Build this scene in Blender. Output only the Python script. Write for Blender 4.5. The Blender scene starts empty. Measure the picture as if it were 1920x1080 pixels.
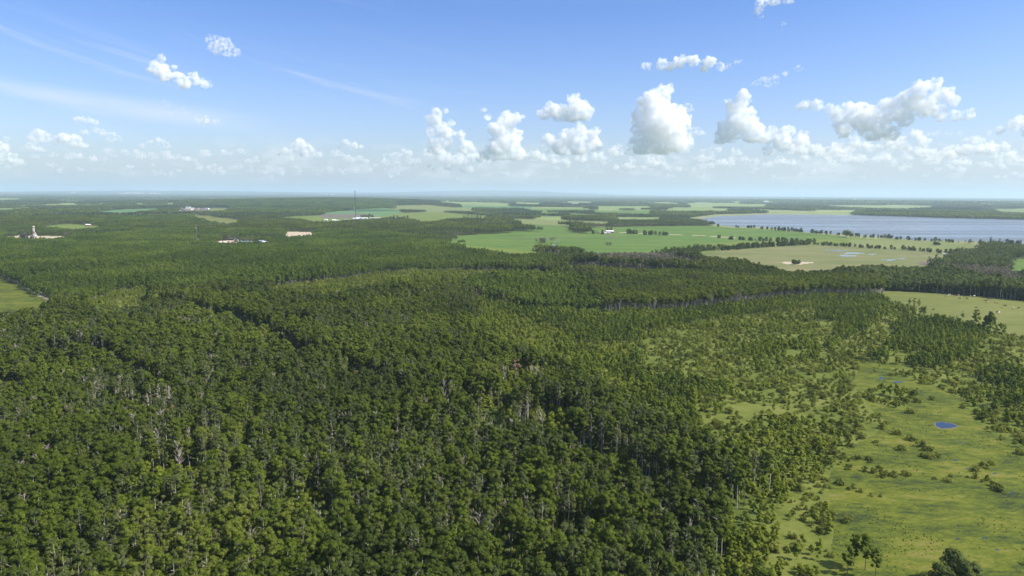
import bpy, math, random
import numpy as np
from mathutils import Matrix, Vector
R = math.radians
rng = np.random.default_rng(7)
random.seed(7)
S = bpy.context.scene

# ------------------------------------------------------------------ camera
H = 100.0            # drone height over the woods, metres
F = 1330.0           # focal length in pixels of a 1920 wide frame
PITCH, ROLL = R(7.56), R(0.33)
cam_d = bpy.data.cameras.new('camera'); cam = bpy.data.objects.new('camera', cam_d)
S.collection.objects.link(cam); S.camera = cam
cam_d.sensor_width = 36; cam_d.lens = 36 * F / 1920
cam_d.clip_start = 1; cam_d.clip_end = 400000
CAMR = (Matrix.Rotation(R(90) - PITCH, 3, 'X') @ Matrix.Rotation(ROLL, 3, 'Z'))
cam.matrix_world = Matrix.Translation((0, 0, H)) @ CAMR.to_4x4()
CR = np.array(CAMR)

# ------------------------------------------------------------------ sky, sun, exposure
SUN_AZ, SUN_EL = R(102), R(45)        # to the right of the view
w = bpy.data.worlds.new('World'); S.world = w; w.use_nodes = True
def nodes_world():
    nt = w.node_tree; N = nt.nodes; L = nt.links; N.clear()
    out = N.new('ShaderNodeOutputWorld'); bg = N.new('ShaderNodeBackground')
    sky = N.new('ShaderNodeTexSky'); sky.sky_type = 'NISHITA'; sky.sun_disc = False
    sky.sun_elevation = SUN_EL; sky.sun_rotation = SUN_AZ
    sky.air_density = 1.0; sky.dust_density = 1.6; sky.ozone_density = 2.2; sky.altitude = 300
    bg.inputs['Strength'].default_value = 0.131
    tc = N.new('ShaderNodeTexCoord'); sep = N.new('ShaderNodeSeparateXYZ')
    L.new(tc.outputs['Generated'], sep.inputs[0])
    def math_(op, a, b=None, c=None, clamp=False):
        m = N.new('ShaderNodeMath'); m.operation = op; m.use_clamp = clamp
        for i, v in enumerate((a, b, c)):
            if v is None: continue
            if hasattr(v, 'links'): L.new(v, m.inputs[i])
            else: m.inputs[i].default_value = v
        return m.outputs[0]
    def smooth(x, a, b, to0=0., to1=1.):
        m = N.new('ShaderNodeMapRange'); m.interpolation_type = 'SMOOTHSTEP'
        L.new(x, m.inputs['Value']); m.inputs['From Min'].default_value = a; m.inputs['From Max'].default_value = b
        m.inputs['To Min'].default_value = to0; m.inputs['To Max'].default_value = to1
        return m.outputs[0]
    X, Y, Z = sep.outputs
    # real cloud decks: direction projected onto a level plane far above the ground
    def deck(k, off=(0, 0, 0), scale=(1, 1, 1), rot=0):
        zz = math_('ADD', Z, k)
        cx = math_('DIVIDE', X, zz); cy = math_('DIVIDE', Y, zz)
        cb = N.new('ShaderNodeCombineXYZ'); L.new(cx, cb.inputs[0]); L.new(cy, cb.inputs[1])
        mp = N.new('ShaderNodeMapping'); L.new(cb.outputs[0], mp.inputs[0])
        mp.inputs['Location'].default_value = off; mp.inputs['Scale'].default_value = scale; mp.inputs['Rotation'].default_value = (0, 0, rot)
        return mp.outputs[0]
    def noise(vec, sc, det=6, rough=.55, dist=0):
        n = N.new('ShaderNodeTexNoise'); L.new(vec, n.inputs['Vector']); n.inputs['Scale'].default_value = sc
        n.inputs['Detail'].default_value = det; n.inputs['Roughness'].default_value = rough; n.inputs['Distortion'].default_value = dist
        return n.outputs[0]
    # cirrus
    U = math_('DIVIDE', X, math_('MAXIMUM', Y, .2)); v1 = math_('ADD', Z, math_('MULTIPLY', U, .2)); v3 = math_('ADD', Z, math_('MULTIPLY', U, .07))
    def bump_(v, c0, wd): return smooth(math_('ABSOLUTE', math_('SUBTRACT', v, c0)), wd, 0.)
    def streak(v, fu, fv, seed):
        cb = N.new('ShaderNodeCombineXYZ'); L.new(math_('MULTIPLY', U, fu), cb.inputs[0]); L.new(math_('MULTIPLY', v, fv), cb.inputs[1]); cb.inputs[2].default_value = seed
        return noise(cb.outputs[0], 1, 6, .6, .5)
    ca = math_('MULTIPLY', math_('MULTIPLY', bump_(v1, .049, .030), smooth(U, -.38, -.55)), smooth(streak(v1, 3.5, 75, 1), .42, .72))
    cb_ = math_('MULTIPLY', math_('MULTIPLY', bump_(v1, .095, .028), math_('MULTIPLY', smooth(U, -.48, -.40), smooth(U, -.05, -.25))), smooth(streak(v1, 5, 70, 4), .46, .74))
    cc = math_('MULTIPLY', math_('MULTIPLY', bump_(v3, .063, .020), smooth(U, -.28, -.5)), smooth(streak(v3, 2.2, 30, 7), .25, .6))
    cd_ = math_('MULTIPLY', smooth(streak(v1, 2.5, 34, 9), .52, .85), smooth(U, .2, -.3, 0, .3))
    cir = math_('ADD', math_('ADD', math_('MULTIPLY', ca, .42), math_('MULTIPLY', cb_, .36)), math_('ADD', math_('MULTIPLY', cc, .5), math_('MULTIPLY', cd_, .4)), clamp=True)
    # far small cumulus just above the skyline
    sc = N.new('ShaderNodeMapping'); L.new(tc.outputs['Generated'], sc.inputs[0]); sc.inputs['Scale'].default_value = (1, 1, 2.6)
    f1 = noise(sc.outputs[0], 26, 8, .62)
    f2 = noise(sc.outputs[0], 6, 3)
    band = math_('MULTIPLY', smooth(Z, .004, .03), smooth(Z, .085, .04))
    fm = math_('ADD', f1, math_('MULTIPLY', math_('SUBTRACT', f2, .5), .55))
    fm = math_('ADD', fm, math_('MULTIPLY', X, .09))
    far = math_('MULTIPLY', smooth(fm, .50, .64), band)
    far = math_('MULTIPLY', far, .35)
    veil = smooth(Z, .085, -.0, 0., .5)
    def mix(fac, a, b):
        m = N.new('ShaderNodeMix'); m.data_type = 'RGBA'
        L.new(fac, m.inputs[0]); L.new(a, m.inputs[6])
        if hasattr(b, 'links'): L.new(b, m.inputs[7])
        else: m.inputs[7].default_value = b
        return m.outputs[2]
    hs = N.new('ShaderNodeHueSaturation'); L.new(sky.outputs[0], hs.inputs['Color']); hs.inputs['Saturation'].default_value = .95
    gr = N.new('ShaderNodeValToRGB'); L.new(Z, gr.inputs[0]); cr = gr.color_ramp      # clear northern summer air: deeper blue than the stock sky
    while len(cr.elements) < 6: cr.elements.new(.5)
    for e, (p, col) in zip(cr.elements, [(0, (.84, .87, .90)), (.082, (.72, .78, .98)), (.153, (.60, .71, .97)), (.24, (.45, .62, .95)), (.42, (.85, .92, 1.)), (.75, (1., 1., 1.))]): e.position = p; e.color = col + (1,)
    gm = N.new('ShaderNodeMix'); gm.data_type = 'RGBA'; gm.blend_type = 'MULTIPLY'; gm.inputs[0].default_value = 1; L.new(hs.outputs[0], gm.inputs[6]); L.new(gr.outputs[0], gm.inputs[7])
    c = mix(veil, gm.outputs[2], (3.1, 3.7, 4.25, 1))
    c = mix(cir, c, (4.4, 4.7, 5.1, 1))
    c = mix(far, c, (4.6, 4.85, 5.1, 1))
    L.new(c, bg.inputs[0]); L.new(bg.outputs[0], out.inputs[0])
nodes_world()
sun_d = bpy.data.lights.new('sun', 'SUN'); sun = bpy.data.objects.new('sun', sun_d); S.collection.objects.link(sun)
sun_d.energy = 5.0; sun_d.angle = R(.53); sun_d.color = (1, .93, .80)
SV = Vector((math.sin(SUN_AZ) * math.cos(SUN_EL), math.cos(SUN_AZ) * math.cos(SUN_EL), math.sin(SUN_EL)))
sun.rotation_euler = SV.to_track_quat('Z', 'Y').to_euler()
S.view_settings.view_transform = 'Standard'; S.view_settings.look = 'None'
S.view_settings.exposure = 0.6; S.view_settings.gamma = 1
cy = S.cycles
cy.max_bounces = 30; cy.diffuse_bounces = 4; cy.glossy_bounces = 2; cy.transmission_bounces = 2
cy.transparent_max_bounces = 40; cy.volume_bounces = 30
cy.use_denoising = True; S.cycles.denoiser = 'OPENIMAGEDENOISE'; cy.volume_step_rate = .7
cy.use_adaptive_sampling = False

# ------------------------------------------------------------------ helpers
def G(px, py, z=0.0):
    """photo pixel -> point of the level plane at height z"""
    d = CR @ np.array([(px - 960) / F, (540 - py) / F, -1.0])
    t = (z - H) / d[2]
    return d[0] * t, d[1] * t
def GP(pts, z=0.0): return np.array([G(x, y, z) for x, y in pts])
def lerp(a, b, t): return a + (b - a) * t
def vnoise(x, y, s, seed=0):
    """smooth value noise 0..1, feature size s metres"""
    x = np.asarray(x) / s + seed * 17.31; y = np.asarray(y) / s - seed * 9.7
    xi = np.floor(x).astype(np.int64); yi = np.floor(y).astype(np.int64); fx = x - xi; fy = y - yi
    fx = fx * fx * (3 - 2 * fx); fy = fy * fy * (3 - 2 * fy)
    def h(i, j):
        n = (i * 374761393 + j * 668265263 + seed * 1442695041) & 0xffffffff
        n = ((n ^ (n >> 13)) * 1274126177) & 0xffffffff
        return ((n ^ (n >> 16)) & 0xffff) / 65535.
    return lerp(lerp(h(xi, yi), h(xi + 1, yi), fx), lerp(h(xi, yi + 1), h(xi + 1, yi + 1), fx), fy)
def fbm(x, y, s, seed=0): return (vnoise(x, y, s, seed) * .55 + vnoise(x, y, s / 2.1, seed + 1) * .28 + vnoise(x, y, s / 4.3, seed + 2) * .17)
def inpoly(px, py, P):
    r = np.zeros(px.shape, bool)
    bb = (px >= P[:, 0].min()) & (px <= P[:, 0].max()) & (py >= P[:, 1].min()) & (py <= P[:, 1].max())
    idx = np.nonzero(bb)
    if len(idx[0]) == 0: return r
    x = px[idx]; y = py[idx]; c = np.zeros(x.shape, bool); j = len(P) - 1
    for i in range(len(P)):
        xi, yi = P[i]; xj, yj = P[j]
        if yi != yj: c ^= ((yi > y) != (yj > y)) & (x < (xj - xi) * (y - yi) / (yj - yi) + xi)
        j = i
    r[idx] = c
    return r
def ribbon(pts, wd, z=0.0):
    """polygon of a strip following pts (pixels) with width wd metres"""
    P = GP(pts, z); n = len(P); T = np.zeros_like(P)
    for i in range(n):
        t = P[min(i + 1, n - 1)] - P[max(i - 1, 0)]; T[i] = t / np.linalg.norm(t)
    Nn = np.stack([-T[:, 1], T[:, 0]], 1) * wd / 2
    return np.concatenate([P + Nn, (P - Nn)[::-1]])
def link(o): S.collection.objects.link(o); return o
def tag(o, label=None, cat=None, group=None, kind=None):
    if label: o['label'] = label
    if cat: o['category'] = cat
    if group: o['group'] = group
    if kind: o['kind'] = kind
    return o
def empty(name, loc, rz=0, scale=1):
    o = bpy.data.objects.new(name, None); link(o); o.location = loc; o.rotation_euler = (0, 0, rz); o.scale = (scale,) * 3
    o.empty_display_size = .5
    return o
def npmesh(name, V, faces, mi=None, mats=(), smooth=False):
    """faces: list of (k,n) int arrays"""
    me = bpy.data.meshes.new(name); V = np.ascontiguousarray(V, np.float32)
    loops = np.concatenate([f.ravel() for f in faces]).astype(np.int32)
    tot = np.concatenate([np.full(len(f), f.shape[1]) for f in faces]).astype(np.int32)
    st = np.concatenate([[0], np.cumsum(tot)[:-1]]).astype(np.int32)
    me.vertices.add(len(V)); me.vertices.foreach_set('co', V.ravel())
    me.loops.add(len(loops)); me.loops.foreach_set('vertex_index', loops)
    me.polygons.add(len(tot)); me.polygons.foreach_set('loop_start', st)
    if mi is not None: me.polygons.foreach_set('material_index', np.asarray(mi, np.int32))
    if smooth: me.polygons.foreach_set('use_smooth', np.ones(len(tot), bool))
    for m in mats: me.materials.append(m)
    me.update(calc_edges=True)
    return me
class MB:
    """collects boxes, tubes and prisms into one mesh"""
    def __init__(s): s.v = []; s.f = []; s.m = []
    def add(s, V, Fs, mi=0):
        b = len(s.v); s.v += [tuple(map(float, p)) for p in V]; s.f += [tuple(b + i for i in f) for f in Fs]; s.m += [mi] * len(Fs)
    def box(s, c, d, mi=0, rz=0):
        x, y, z = d[0] / 2, d[1] / 2, d[2] / 2; cs, sn = math.cos(rz), math.sin(rz); V = []
        for k in (-1, 1):
            for (i, j) in ((-1, -1), (1, -1), (1, 1), (-1, 1)):
                V.append((c[0] + i * x * cs - j * y * sn, c[1] + i * x * sn + j * y * cs, c[2] + k * z))
        s.add(V, [(3, 2, 1, 0), (4, 5, 6, 7), (0, 1, 5, 4), (1, 2, 6, 5), (2, 3, 7, 6), (3, 0, 4, 7)], mi); return s
    def tube(s, a, b, r0, r1=None, n=6, mi=0):
        a = np.array(a, float); b = np.array(b, float); r1 = r0 if r1 is None else r1
        d = b - a; L = np.linalg.norm(d); d = d / max(L, 1e-6)
        u = np.cross(d, (0, 0, 1.)) if abs(d[2]) < .9 else np.cross(d, (1., 0, 0)); u /= np.linalg.norm(u); q = np.cross(d, u)
        V = []
        for p, r in ((a, r0), (b, r1)):
            for i in range(n):
                t = 2 * math.pi * i / n; V.append(p + (u * math.cos(t) + q * math.sin(t)) * r)
        Fs = [(i, (i + 1) % n, n + (i + 1) % n, n + i) for i in range(n)] + [tuple(range(n))[::-1], tuple(range(n, 2 * n))]
        s.add(V, Fs, mi); return s
    def build(s, name, mat, parent=None, smooth=False):
        me = bpy.data.meshes.new(name); me.from_pydata(s.v, [], s.f); me.polygons.foreach_set('material_index', s.m)
        for m in (mat if isinstance(mat, (list, tuple)) else [mat]): me.materials.append(m)
        if smooth: me.polygons.foreach_set('use_smooth', [True] * len(s.f))
        me.update(); o = bpy.data.objects.new(name, me); link(o); o.parent = parent
        return o

# ------------------------------------------------------------------ materials
def new_mat(name):
    m = bpy.data.materials.new(name); m.use_nodes = True; nt = m.node_tree; nt.nodes.clear()
    return m, nt, nt.nodes, nt.links
def simple(name, col, rough=.8, metal=0, var=.12, scale=.6):
    m, nt, N, L = new_mat(name); o = N.new('ShaderNodeOutputMaterial'); p = N.new('ShaderNodeBsdfPrincipled'); L.new(p.outputs[0], o.inputs[0])
    p.inputs['Roughness'].default_value = rough; p.inputs['Metallic'].default_value = metal
    tc = N.new('ShaderNodeTexCoord'); n = N.new('ShaderNodeTexNoise'); n.inputs['Scale'].default_value = scale; n.inputs['Detail'].default_value = 5
    L.new(tc.outputs['Object'], n.inputs['Vector']); r = N.new('ShaderNodeValToRGB'); L.new(n.outputs[0], r.inputs[0])
    r.color_ramp.elements[0].position = .3; r.color_ramp.elements[1].position = .7
    r.color_ramp.elements[0].color = tuple(c * (1 - var) for c in col) + (1,); r.color_ramp.elements[1].color = tuple(min(1, c * (1 + var)) for c in col) + (1,)
    L.new(r.outputs[0], p.inputs['Base Color'])
    return m
def foliage(name, stops, trans=.3, patch=90., tint=None, sat=1.):
    """leaf material: each tree draws its own tone from stops; stands vary slowly over the land"""
    m, nt, N, L = new_mat(name); o = N.new('ShaderNodeOutputMaterial')
    oi = N.new('ShaderNodeObjectInfo'); g = N.new('ShaderNodeNewGeometry')
    n = N.new('ShaderNodeTexNoise'); n.inputs['Scale'].default_value = 1 / patch; n.inputs['Detail'].default_value = 3; L.new(g.outputs['Position'], n.inputs['Vector'])
    ln = N.new('ShaderNodeTexWhiteNoise'); ln.noise_dimensions = '3D'
    sn = N.new('ShaderNodeVectorMath'); sn.operation = 'SNAP'; sn.inputs[1].default_value = (1.1, 1.1, 1.1); L.new(g.outputs['Position'], sn.inputs[0]); L.new(sn.outputs[0], ln.inputs['Vector'])
    def M(op, a, b):
        q = N.new('ShaderNodeMath'); q.operation = op
        for i, v in enumerate((a, b)):
            if hasattr(v, 'links'): L.new(v, q.inputs[i])
            else: q.inputs[i].default_value = v
        return q.outputs[0]
    f = M('ADD', M('MULTIPLY', oi.outputs['Random'], .5), M('MULTIPLY', M('SUBTRACT', n.outputs[0], .5), 2.6))
    f = M('ADD', M('ADD', f, .25), M('MULTIPLY', M('SUBTRACT', ln.outputs[0], .5), .35))
    r = N.new('ShaderNodeValToRGB'); L.new(f, r.inputs[0]); cr = r.color_ramp
    while len(cr.elements) < len(stops): cr.elements.new(.5)
    for e, (p, c) in zip(cr.elements, stops): e.position = p; e.color = tuple(c) + (1,)
    d = N.new('ShaderNodeBsdfDiffuse'); t = N.new('ShaderNodeBsdfTranslucent'); mx = N.new('ShaderNodeMixShader'); mx.inputs[0].default_value = trans
    L.new(r.outputs[0], d.inputs[0])
    hs = N.new('ShaderNodeHueSaturation'); hs.inputs['Value'].default_value = 1.35; hs.inputs['Hue'].default_value = .485; L.new(r.outputs[0], hs.inputs['Color']); L.new(hs.outputs[0], t.inputs[0])
    L.new(d.outputs[0], mx.inputs[1]); L.new(t.outputs[0], mx.inputs[2])
    gl = N.new('ShaderNodeBsdfGlossy'); gl.inputs['Roughness'].default_value = .6; gl.inputs[0].default_value = (.5, .6, .3, 1); m2 = N.new('ShaderNodeMixShader'); m2.inputs[0].default_value = .02
    L.new(mx.outputs[0], m2.inputs[1]); L.new(gl.outputs[0], m2.inputs[2]); L.new(m2.outputs[0], o.inputs[0])
    return m
def ground_mat(name, cols, scales=(60, 9, 1.2), streak=None, bump=.3, wts=(.5, .3, .2), sharp=(.36, .64)):
    """land surface: cols = colours along a ramp, driven by three sizes of noise in metres"""
    m, nt, N, L = new_mat(name); o = N.new('ShaderNodeOutputMaterial'); p = N.new('ShaderNodeBsdfPrincipled'); L.new(p.outputs[0], o.inputs[0])
    p.inputs['Roughness'].default_value = .95; p.inputs['Specular IOR Level'].default_value = .1
    g = N.new('ShaderNodeNewGeometry'); src = g.outputs['Position']
    if streak is not None:
        mp = N.new('ShaderNodeMapping'); mp.inputs['Rotation'].default_value = (0, 0, streak[0]); mp.inputs['Scale'].default_value = (1, streak[1], 1)
        L.new(src, mp.inputs[0]); src = mp.outputs[0]
    acc = None
    for s, wt in zip(scales, wts):
        n = N.new('ShaderNodeTexNoise'); n.inputs['Scale'].default_value = 1 / s; n.inputs['Detail'].default_value = 5; n.inputs['Roughness'].default_value = .6; L.new(src, n.inputs['Vector'])
        q = N.new('ShaderNodeMath'); q.operation = 'MULTIPLY'; q.inputs[1].default_value = wt; L.new(n.outputs[0], q.inputs[0])
        if acc is None: acc = q.outputs[0]
        else:
            a = N.new('ShaderNodeMath'); a.operation = 'ADD'; L.new(acc, a.inputs[0]); L.new(q.outputs[0], a.inputs[1]); acc = a.outputs[0]
    r = N.new('ShaderNodeValToRGB'); L.new(acc, r.inputs[0]); cr = r.color_ramp
    while len(cr.elements) < len(cols): cr.elements.new(.5)
    for i, (e, c) in enumerate(zip(cr.elements, cols)): e.position = lerp(sharp[0], sharp[1], i / (len(cols) - 1)); e.color = tuple(c) + (1,)
    L.new(r.outputs[0], p.inputs['Base Color'])
    b = N.new('ShaderNodeBump'); b.inputs['Strength'].default_value = bump; b.inputs['Distance'].default_value = .5; L.new(acc, b.inputs['Height']); L.new(b.outputs[0], p.inputs['Normal'])
    return m
def water_mat(name, col, rough=.12, bump=.25, sc=.35):
    m, nt, N, L = new_mat(name); o = N.new('ShaderNodeOutputMaterial'); p = N.new('ShaderNodeBsdfPrincipled'); L.new(p.outputs[0], o.inputs[0])
    p.inputs['Roughness'].default_value = rough; p.inputs['Base Color'].default_value = tuple(col) + (1,); p.inputs['IOR'].default_value = 1.33
    g = N.new('ShaderNodeNewGeometry'); n = N.new('ShaderNodeTexNoise'); n.inputs['Scale'].default_value = sc; n.inputs['Detail'].default_value = 4; L.new(g.outputs['Position'], n.inputs['Vector'])
    b = N.new('ShaderNodeBump'); b.inputs['Strength'].default_value = bump; b.inputs['Distance'].default_value = 1.; L.new(n.outputs[0], b.inputs['Height']); L.new(b.outputs[0], p.inputs['Normal'])
    # wind streaks roughen the water in long bands
    mp = N.new('ShaderNodeMapping'); mp.inputs['Scale'].default_value = (.0007, .006, 1); mp.inputs['Rotation'].default_value = (0, 0, R(14)); L.new(g.outputs['Position'], mp.inputs[0])
    n2 = N.new('ShaderNodeTexNoise'); n2.inputs['Scale'].default_value = 1; n2.inputs['Detail'].default_value = 6; L.new(mp.outputs[0], n2.inputs['Vector'])
    mr = N.new('ShaderNodeMapRange'); mr.inputs['From Min'].default_value = .42; mr.inputs['From Max'].default_value = .62
    mr.inputs['To Min'].default_value = rough; mr.inputs['To Max'].default_value = rough + .3; L.new(n2.outputs[0], mr.inputs['Value']); L.new(mr.outputs[0], p.inputs['Roughness'])
    return m
M = {}
M['forest_floor'] = ground_mat('forest_floor', [(.04, .055, .014), (.065, .09, .02), (.10, .12, .03)])
M['scrub'] = ground_mat('scrub_grass', [(.045, .065, .014), (.085, .11, .02), (.125, .145, .03), (.165, .165, .055)], (45, 8, 1.5))
M['meadow'] = ground_mat('meadow_grass', [(.032, .044, .016), (.058, .078, .014), (.086, .108, .014), (.122, .135, .018), (.16, .145, .045)], (34, 6, 1.3), streak=(R(30), 2.4), wts=(.40, .34, .26), bump=.8, sharp=(.41, .60))
M['hay'] = ground_mat('hay_meadow', [(.085, .125, .022), (.12, .16, .03), (.155, .19, .042)], (60, 12, 2))
M['crop'] = ground_mat('crop_green', [(.055, .11, .02), (.085, .145, .027), (.125, .175, .04)], (160, 40, 6), streak=(R(-12), 2.5))
M['crop2'] = ground_mat('crop_bluegreen', [(.07, .14, .05), (.09, .17, .06), (.11, .19, .07)], (200, 50, 6), streak=(R(20), 3))
M['tan'] = ground_mat('grazed_grass', [(.09, .12, .04), (.125, .145, .052), (.165, .165, .07), (.22, .185, .105)], (150, 30, 4), streak=(R(8), 2.4))
M['pasture'] = ground_mat('pasture_grass', [(.095, .115, .03), (.13, .145, .04), (.165, .175, .055)], (90, 14, 2.5), streak=(R(10), 2))
M['oliv'] = ground_mat('olive_hay', [(.12, .15, .05), (.15, .175, .06), (.19, .205, .075)], (200, 40, 6), streak=(R(5), 2))
M['sand'] = ground_mat('bare_clay', [(.30, .25, .18), (.42, .35, .26), (.50, .43, .33)], (30, 6, 1))
M['soil'] = ground_mat('dark_soil', [(.09, .08, .06), (.13, .11, .09), (.17, .15, .12)], (60, 14, 3))
M['far_field'] = ground_mat('far_field', [(.12, .18, .055), (.17, .22, .075), (.25, .27, .11)], (1500, 500, 100))
M['reed'] = ground_mat('shore_reed', [(.15, .17, .08), (.20, .21, .10), (.24, .24, .12)], (80, 20, 4))
M['lake'] = water_mat('lake_water', (.12, .14, .155), .24, .03, .04)
M['pond'] = water_mat('pond_water', (.008, .02, .05), .03, .04, .8)
M['puddle'] = water_mat('puddle_water', (.10, .12, .14), .10, .05, .5)
GREENS = [(.02, (.058, .082, .020)), (.30, (.078, .108, .016)), (.55, (.098, .132, .016)), (.78, (.118, .165, .016)), (1., (.165, .195, .034))]
M['aspen'] = foliage('aspen_leaves', GREENS, .52, 70)
M['young'] = foliage('young_aspen_leaves', [(.05, (.11, .15, .018)), (.4, (.15, .195, .02)), (.7, (.19, .235, .026)), (1., (.23, .27, .04))], .5, 50)
M['dense'] = foliage('dense_aspen_leaves', [(.05, (.062, .10, .015)), (.4, (.084, .132, .016)), (.7, (.11, .165, .02)), (1., (.15, .20, .028))], .5, 100)
M['willow'] = foliage('willow_leaves', [(.05, (.10, .125, .028)), (.4, (.14, .165, .03)), (.7, (.18, .205, .036)), (1., (.22, .24, .05))], .5, 30)
M['spruce'] = foliage('spruce_needles', [(.1, (.032, .052, .02)), (.6, (.045, .068, .026)), (1., (.06, .085, .034))], .2, 80)
M['brush'] = foliage('dry_twigs', [(.1, (.09, .085, .055)), (.5, (.13, .12, .085)), (1., (.17, .155, .115))], .1, 80)
M['shore'] = foliage('poplar_leaves', [(.1, (.05, .078, .02)), (.5, (.07, .10, .026)), (1., (.11, .14, .045))], .35, 80)
M['reed_leaf'] = foliage('reed_blades', [(.1, (.13, .16, .025)), (.5, (.17, .20, .03)), (1., (.23, .24, .06))], .5, 25)
M['grey_aspen'] = foliage('grey_aspen_leaves', [(.1, (.075, .095, .035)), (.5, (.10, .125, .04)), (1., (.14, .16, .05))], .5, 60)
M['red'] = foliage('rust_leaves', [(.1, (.15, .09, .05)), (1., (.20, .125, .07))], .2, 80)
M['bark'] = simple('aspen_bark', (.47, .44, .38), .9, 0, .35, .7)
M['barkd'] = simple('dark_bark', (.13, .11, .085), .9, 0, .3, 1.)
M['dead'] = simple('dead_bark', (.40, .35, .31), .9, 0, .3, .7)

# ------------------------------------------------------------------ plant builders (numpy)
def quads(C, Nn, sz, r, aspect=1.):
    """leaf sprays: one bent quad at each C, facing Nn"""
    n = len(C); Nn = Nn / np.linalg.norm(Nn, axis=1, keepdims=True)
    a = r.normal(size=(n, 3)); U = np.cross(Nn, a); U /= np.linalg.norm(U, axis=1, keepdims=True); W = np.cross(Nn, U)
    s = (sz * r.uniform(.6, 1.3, n))[:, None] * .5
    j = r.uniform(.65, 1.2, (4, n, 1))
    V = np.stack([C + (-U * j[0] - W * aspect) * s, C + (U - W * j[1] * aspect) * s, C + (U * j[2] + W * aspect) * s, C + (-U + W * j[3] * aspect) * s], 1)
    V[:, 0] += Nn * s * .5; V[:, 2] += Nn * s * .35
    return V.reshape(-1, 3), np.arange(n * 4).reshape(n, 4)
def crown(r, h, base, rad, ncl, nl, sz, clr=.36, shape='ellipsoid', fill=.25):
    """leaf sprays gathered in clumps through the crown's volume, open gaps between clumps"""
    Cs = []; Ns = []
    mid = (h + base) / 2; hh = (h - base) / 2
    for k in range(ncl):
        t = r.uniform(-1, 1) ; a = r.uniform(0, 2 * math.pi)
        if shape == 'ellipsoid': wdt = max(0, 1 - (t * .93) ** 2) ** .42; wdt *= 1 - .12 * t
        elif shape == 'cone': wdt = (1 - t) / 2 * .95 + .06
        else: wdt = math.sqrt(max(0, 1 - (max(0, t)) ** 2))
        rr = wdt * rad * math.sqrt(r.uniform(.15, 1)); c = np.array([rr * math.cos(a), rr * math.sin(a), mid + t * hh * .88])
        cr = rad * clr * r.uniform(.7, 1.35)
        d = r.normal(size=(nl, 3)); d /= np.linalg.norm(d, axis=1, keepdims=True); d[:, 2] = np.abs(d[:, 2]) * r.choice([1, 1, 1, -1], nl)
        rad_ = cr * r.uniform(.55, 1.0, nl) ** .5 * r.uniform(.85, 1.15)
        Cs.append(c + d * rad_[:, None] * (1, 1, .75)); o = np.array([c[0], c[1], (c[2] - base) * .4]) / rad
        Ns.append(d + o * .5 + (0, 0, .25) + r.normal(size=(nl, 3)) * .33)
    return quads(np.concatenate(Cs), np.concatenate(Ns), sz, r)
def tubes(segs, n=5):
    V = []; Fq = []; b = 0
    for a, q, r0, r1 in segs:
        a = np.array(a, float); q = np.array(q, float); d = q - a; d /= max(np.linalg.norm(d), 1e-6)
        u = np.cross(d, (0, 0, 1.)) if abs(d[2]) < .9 else np.cross(d, (1., 0, 0)); u /= np.linalg.norm(u); v = np.cross(d, u)
        t = np.arange(n) * 2 * math.pi / n; ring = np.outer(np.cos(t), u) + np.outer(np.sin(t), v)
        V += [a + ring * r0, q + ring * r1]; i = np.arange(n)
        Fq.append(np.stack([b + i, b + (i + 1) % n, b + n + (i + 1) % n, b + n + i], 1)); b += 2 * n
    return np.concatenate(V), np.concatenate(Fq)
def stem_segs(r, h, r0, base, rad, limbs=6, lean=.03):
    segs = []; p = np.array([0, 0, -.3]); n = 5; rr = r0
    for i in range(n):
        q = np.array([p[0] + r.normal() * lean * h / n * 1.5, p[1] + r.normal() * lean * h / n * 1.5, h * .93 * (i + 1) / n]); r1 = r0 * (1 - .85 * (i + 1) / n)
        segs.append((p, q, rr, r1)); p = q; rr = r1
    for k in range(limbs):
        z = r.uniform(base * .9, h * .8); a = r.uniform(0, 2 * math.pi); L = rad * r.uniform(.5, .95)
        s0 = np.array([0, 0, z]); s1 = s0 + (math.cos(a) * L, math.sin(a) * L, L * r.uniform(.5, 1.1)); segs.append((s0, s1, r0 * .33, .02))
    return segs
def dead_tree(r, h, r0, twigs=60, rad=2.2):
    segs = stem_segs(r, h, r0, h * .4, rad, 0, .03)
    for k in range(16):
        z = h * r.uniform(.42, .95); a = r.uniform(0, 2 * math.pi); L = rad * r.uniform(.5, 1.1) * (1.2 - z / h * .6)
        s0 = np.array([0, 0, z]); s1 = s0 + (math.cos(a) * L, math.sin(a) * L, L * r.uniform(.5, 1.4)); segs.append((s0, s1, r0 * .34, .035))
        for j in range(4):
            t = r.uniform(.3, 1); b0 = s0 + (s1 - s0) * t; d = r.normal(size=3) * .5 + (s1 - s0) / L + (0, 0, .3); segs.append((b0, b0 + d * r.uniform(.3, .7), .05, .02))
    return tubes(segs, 4)
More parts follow.
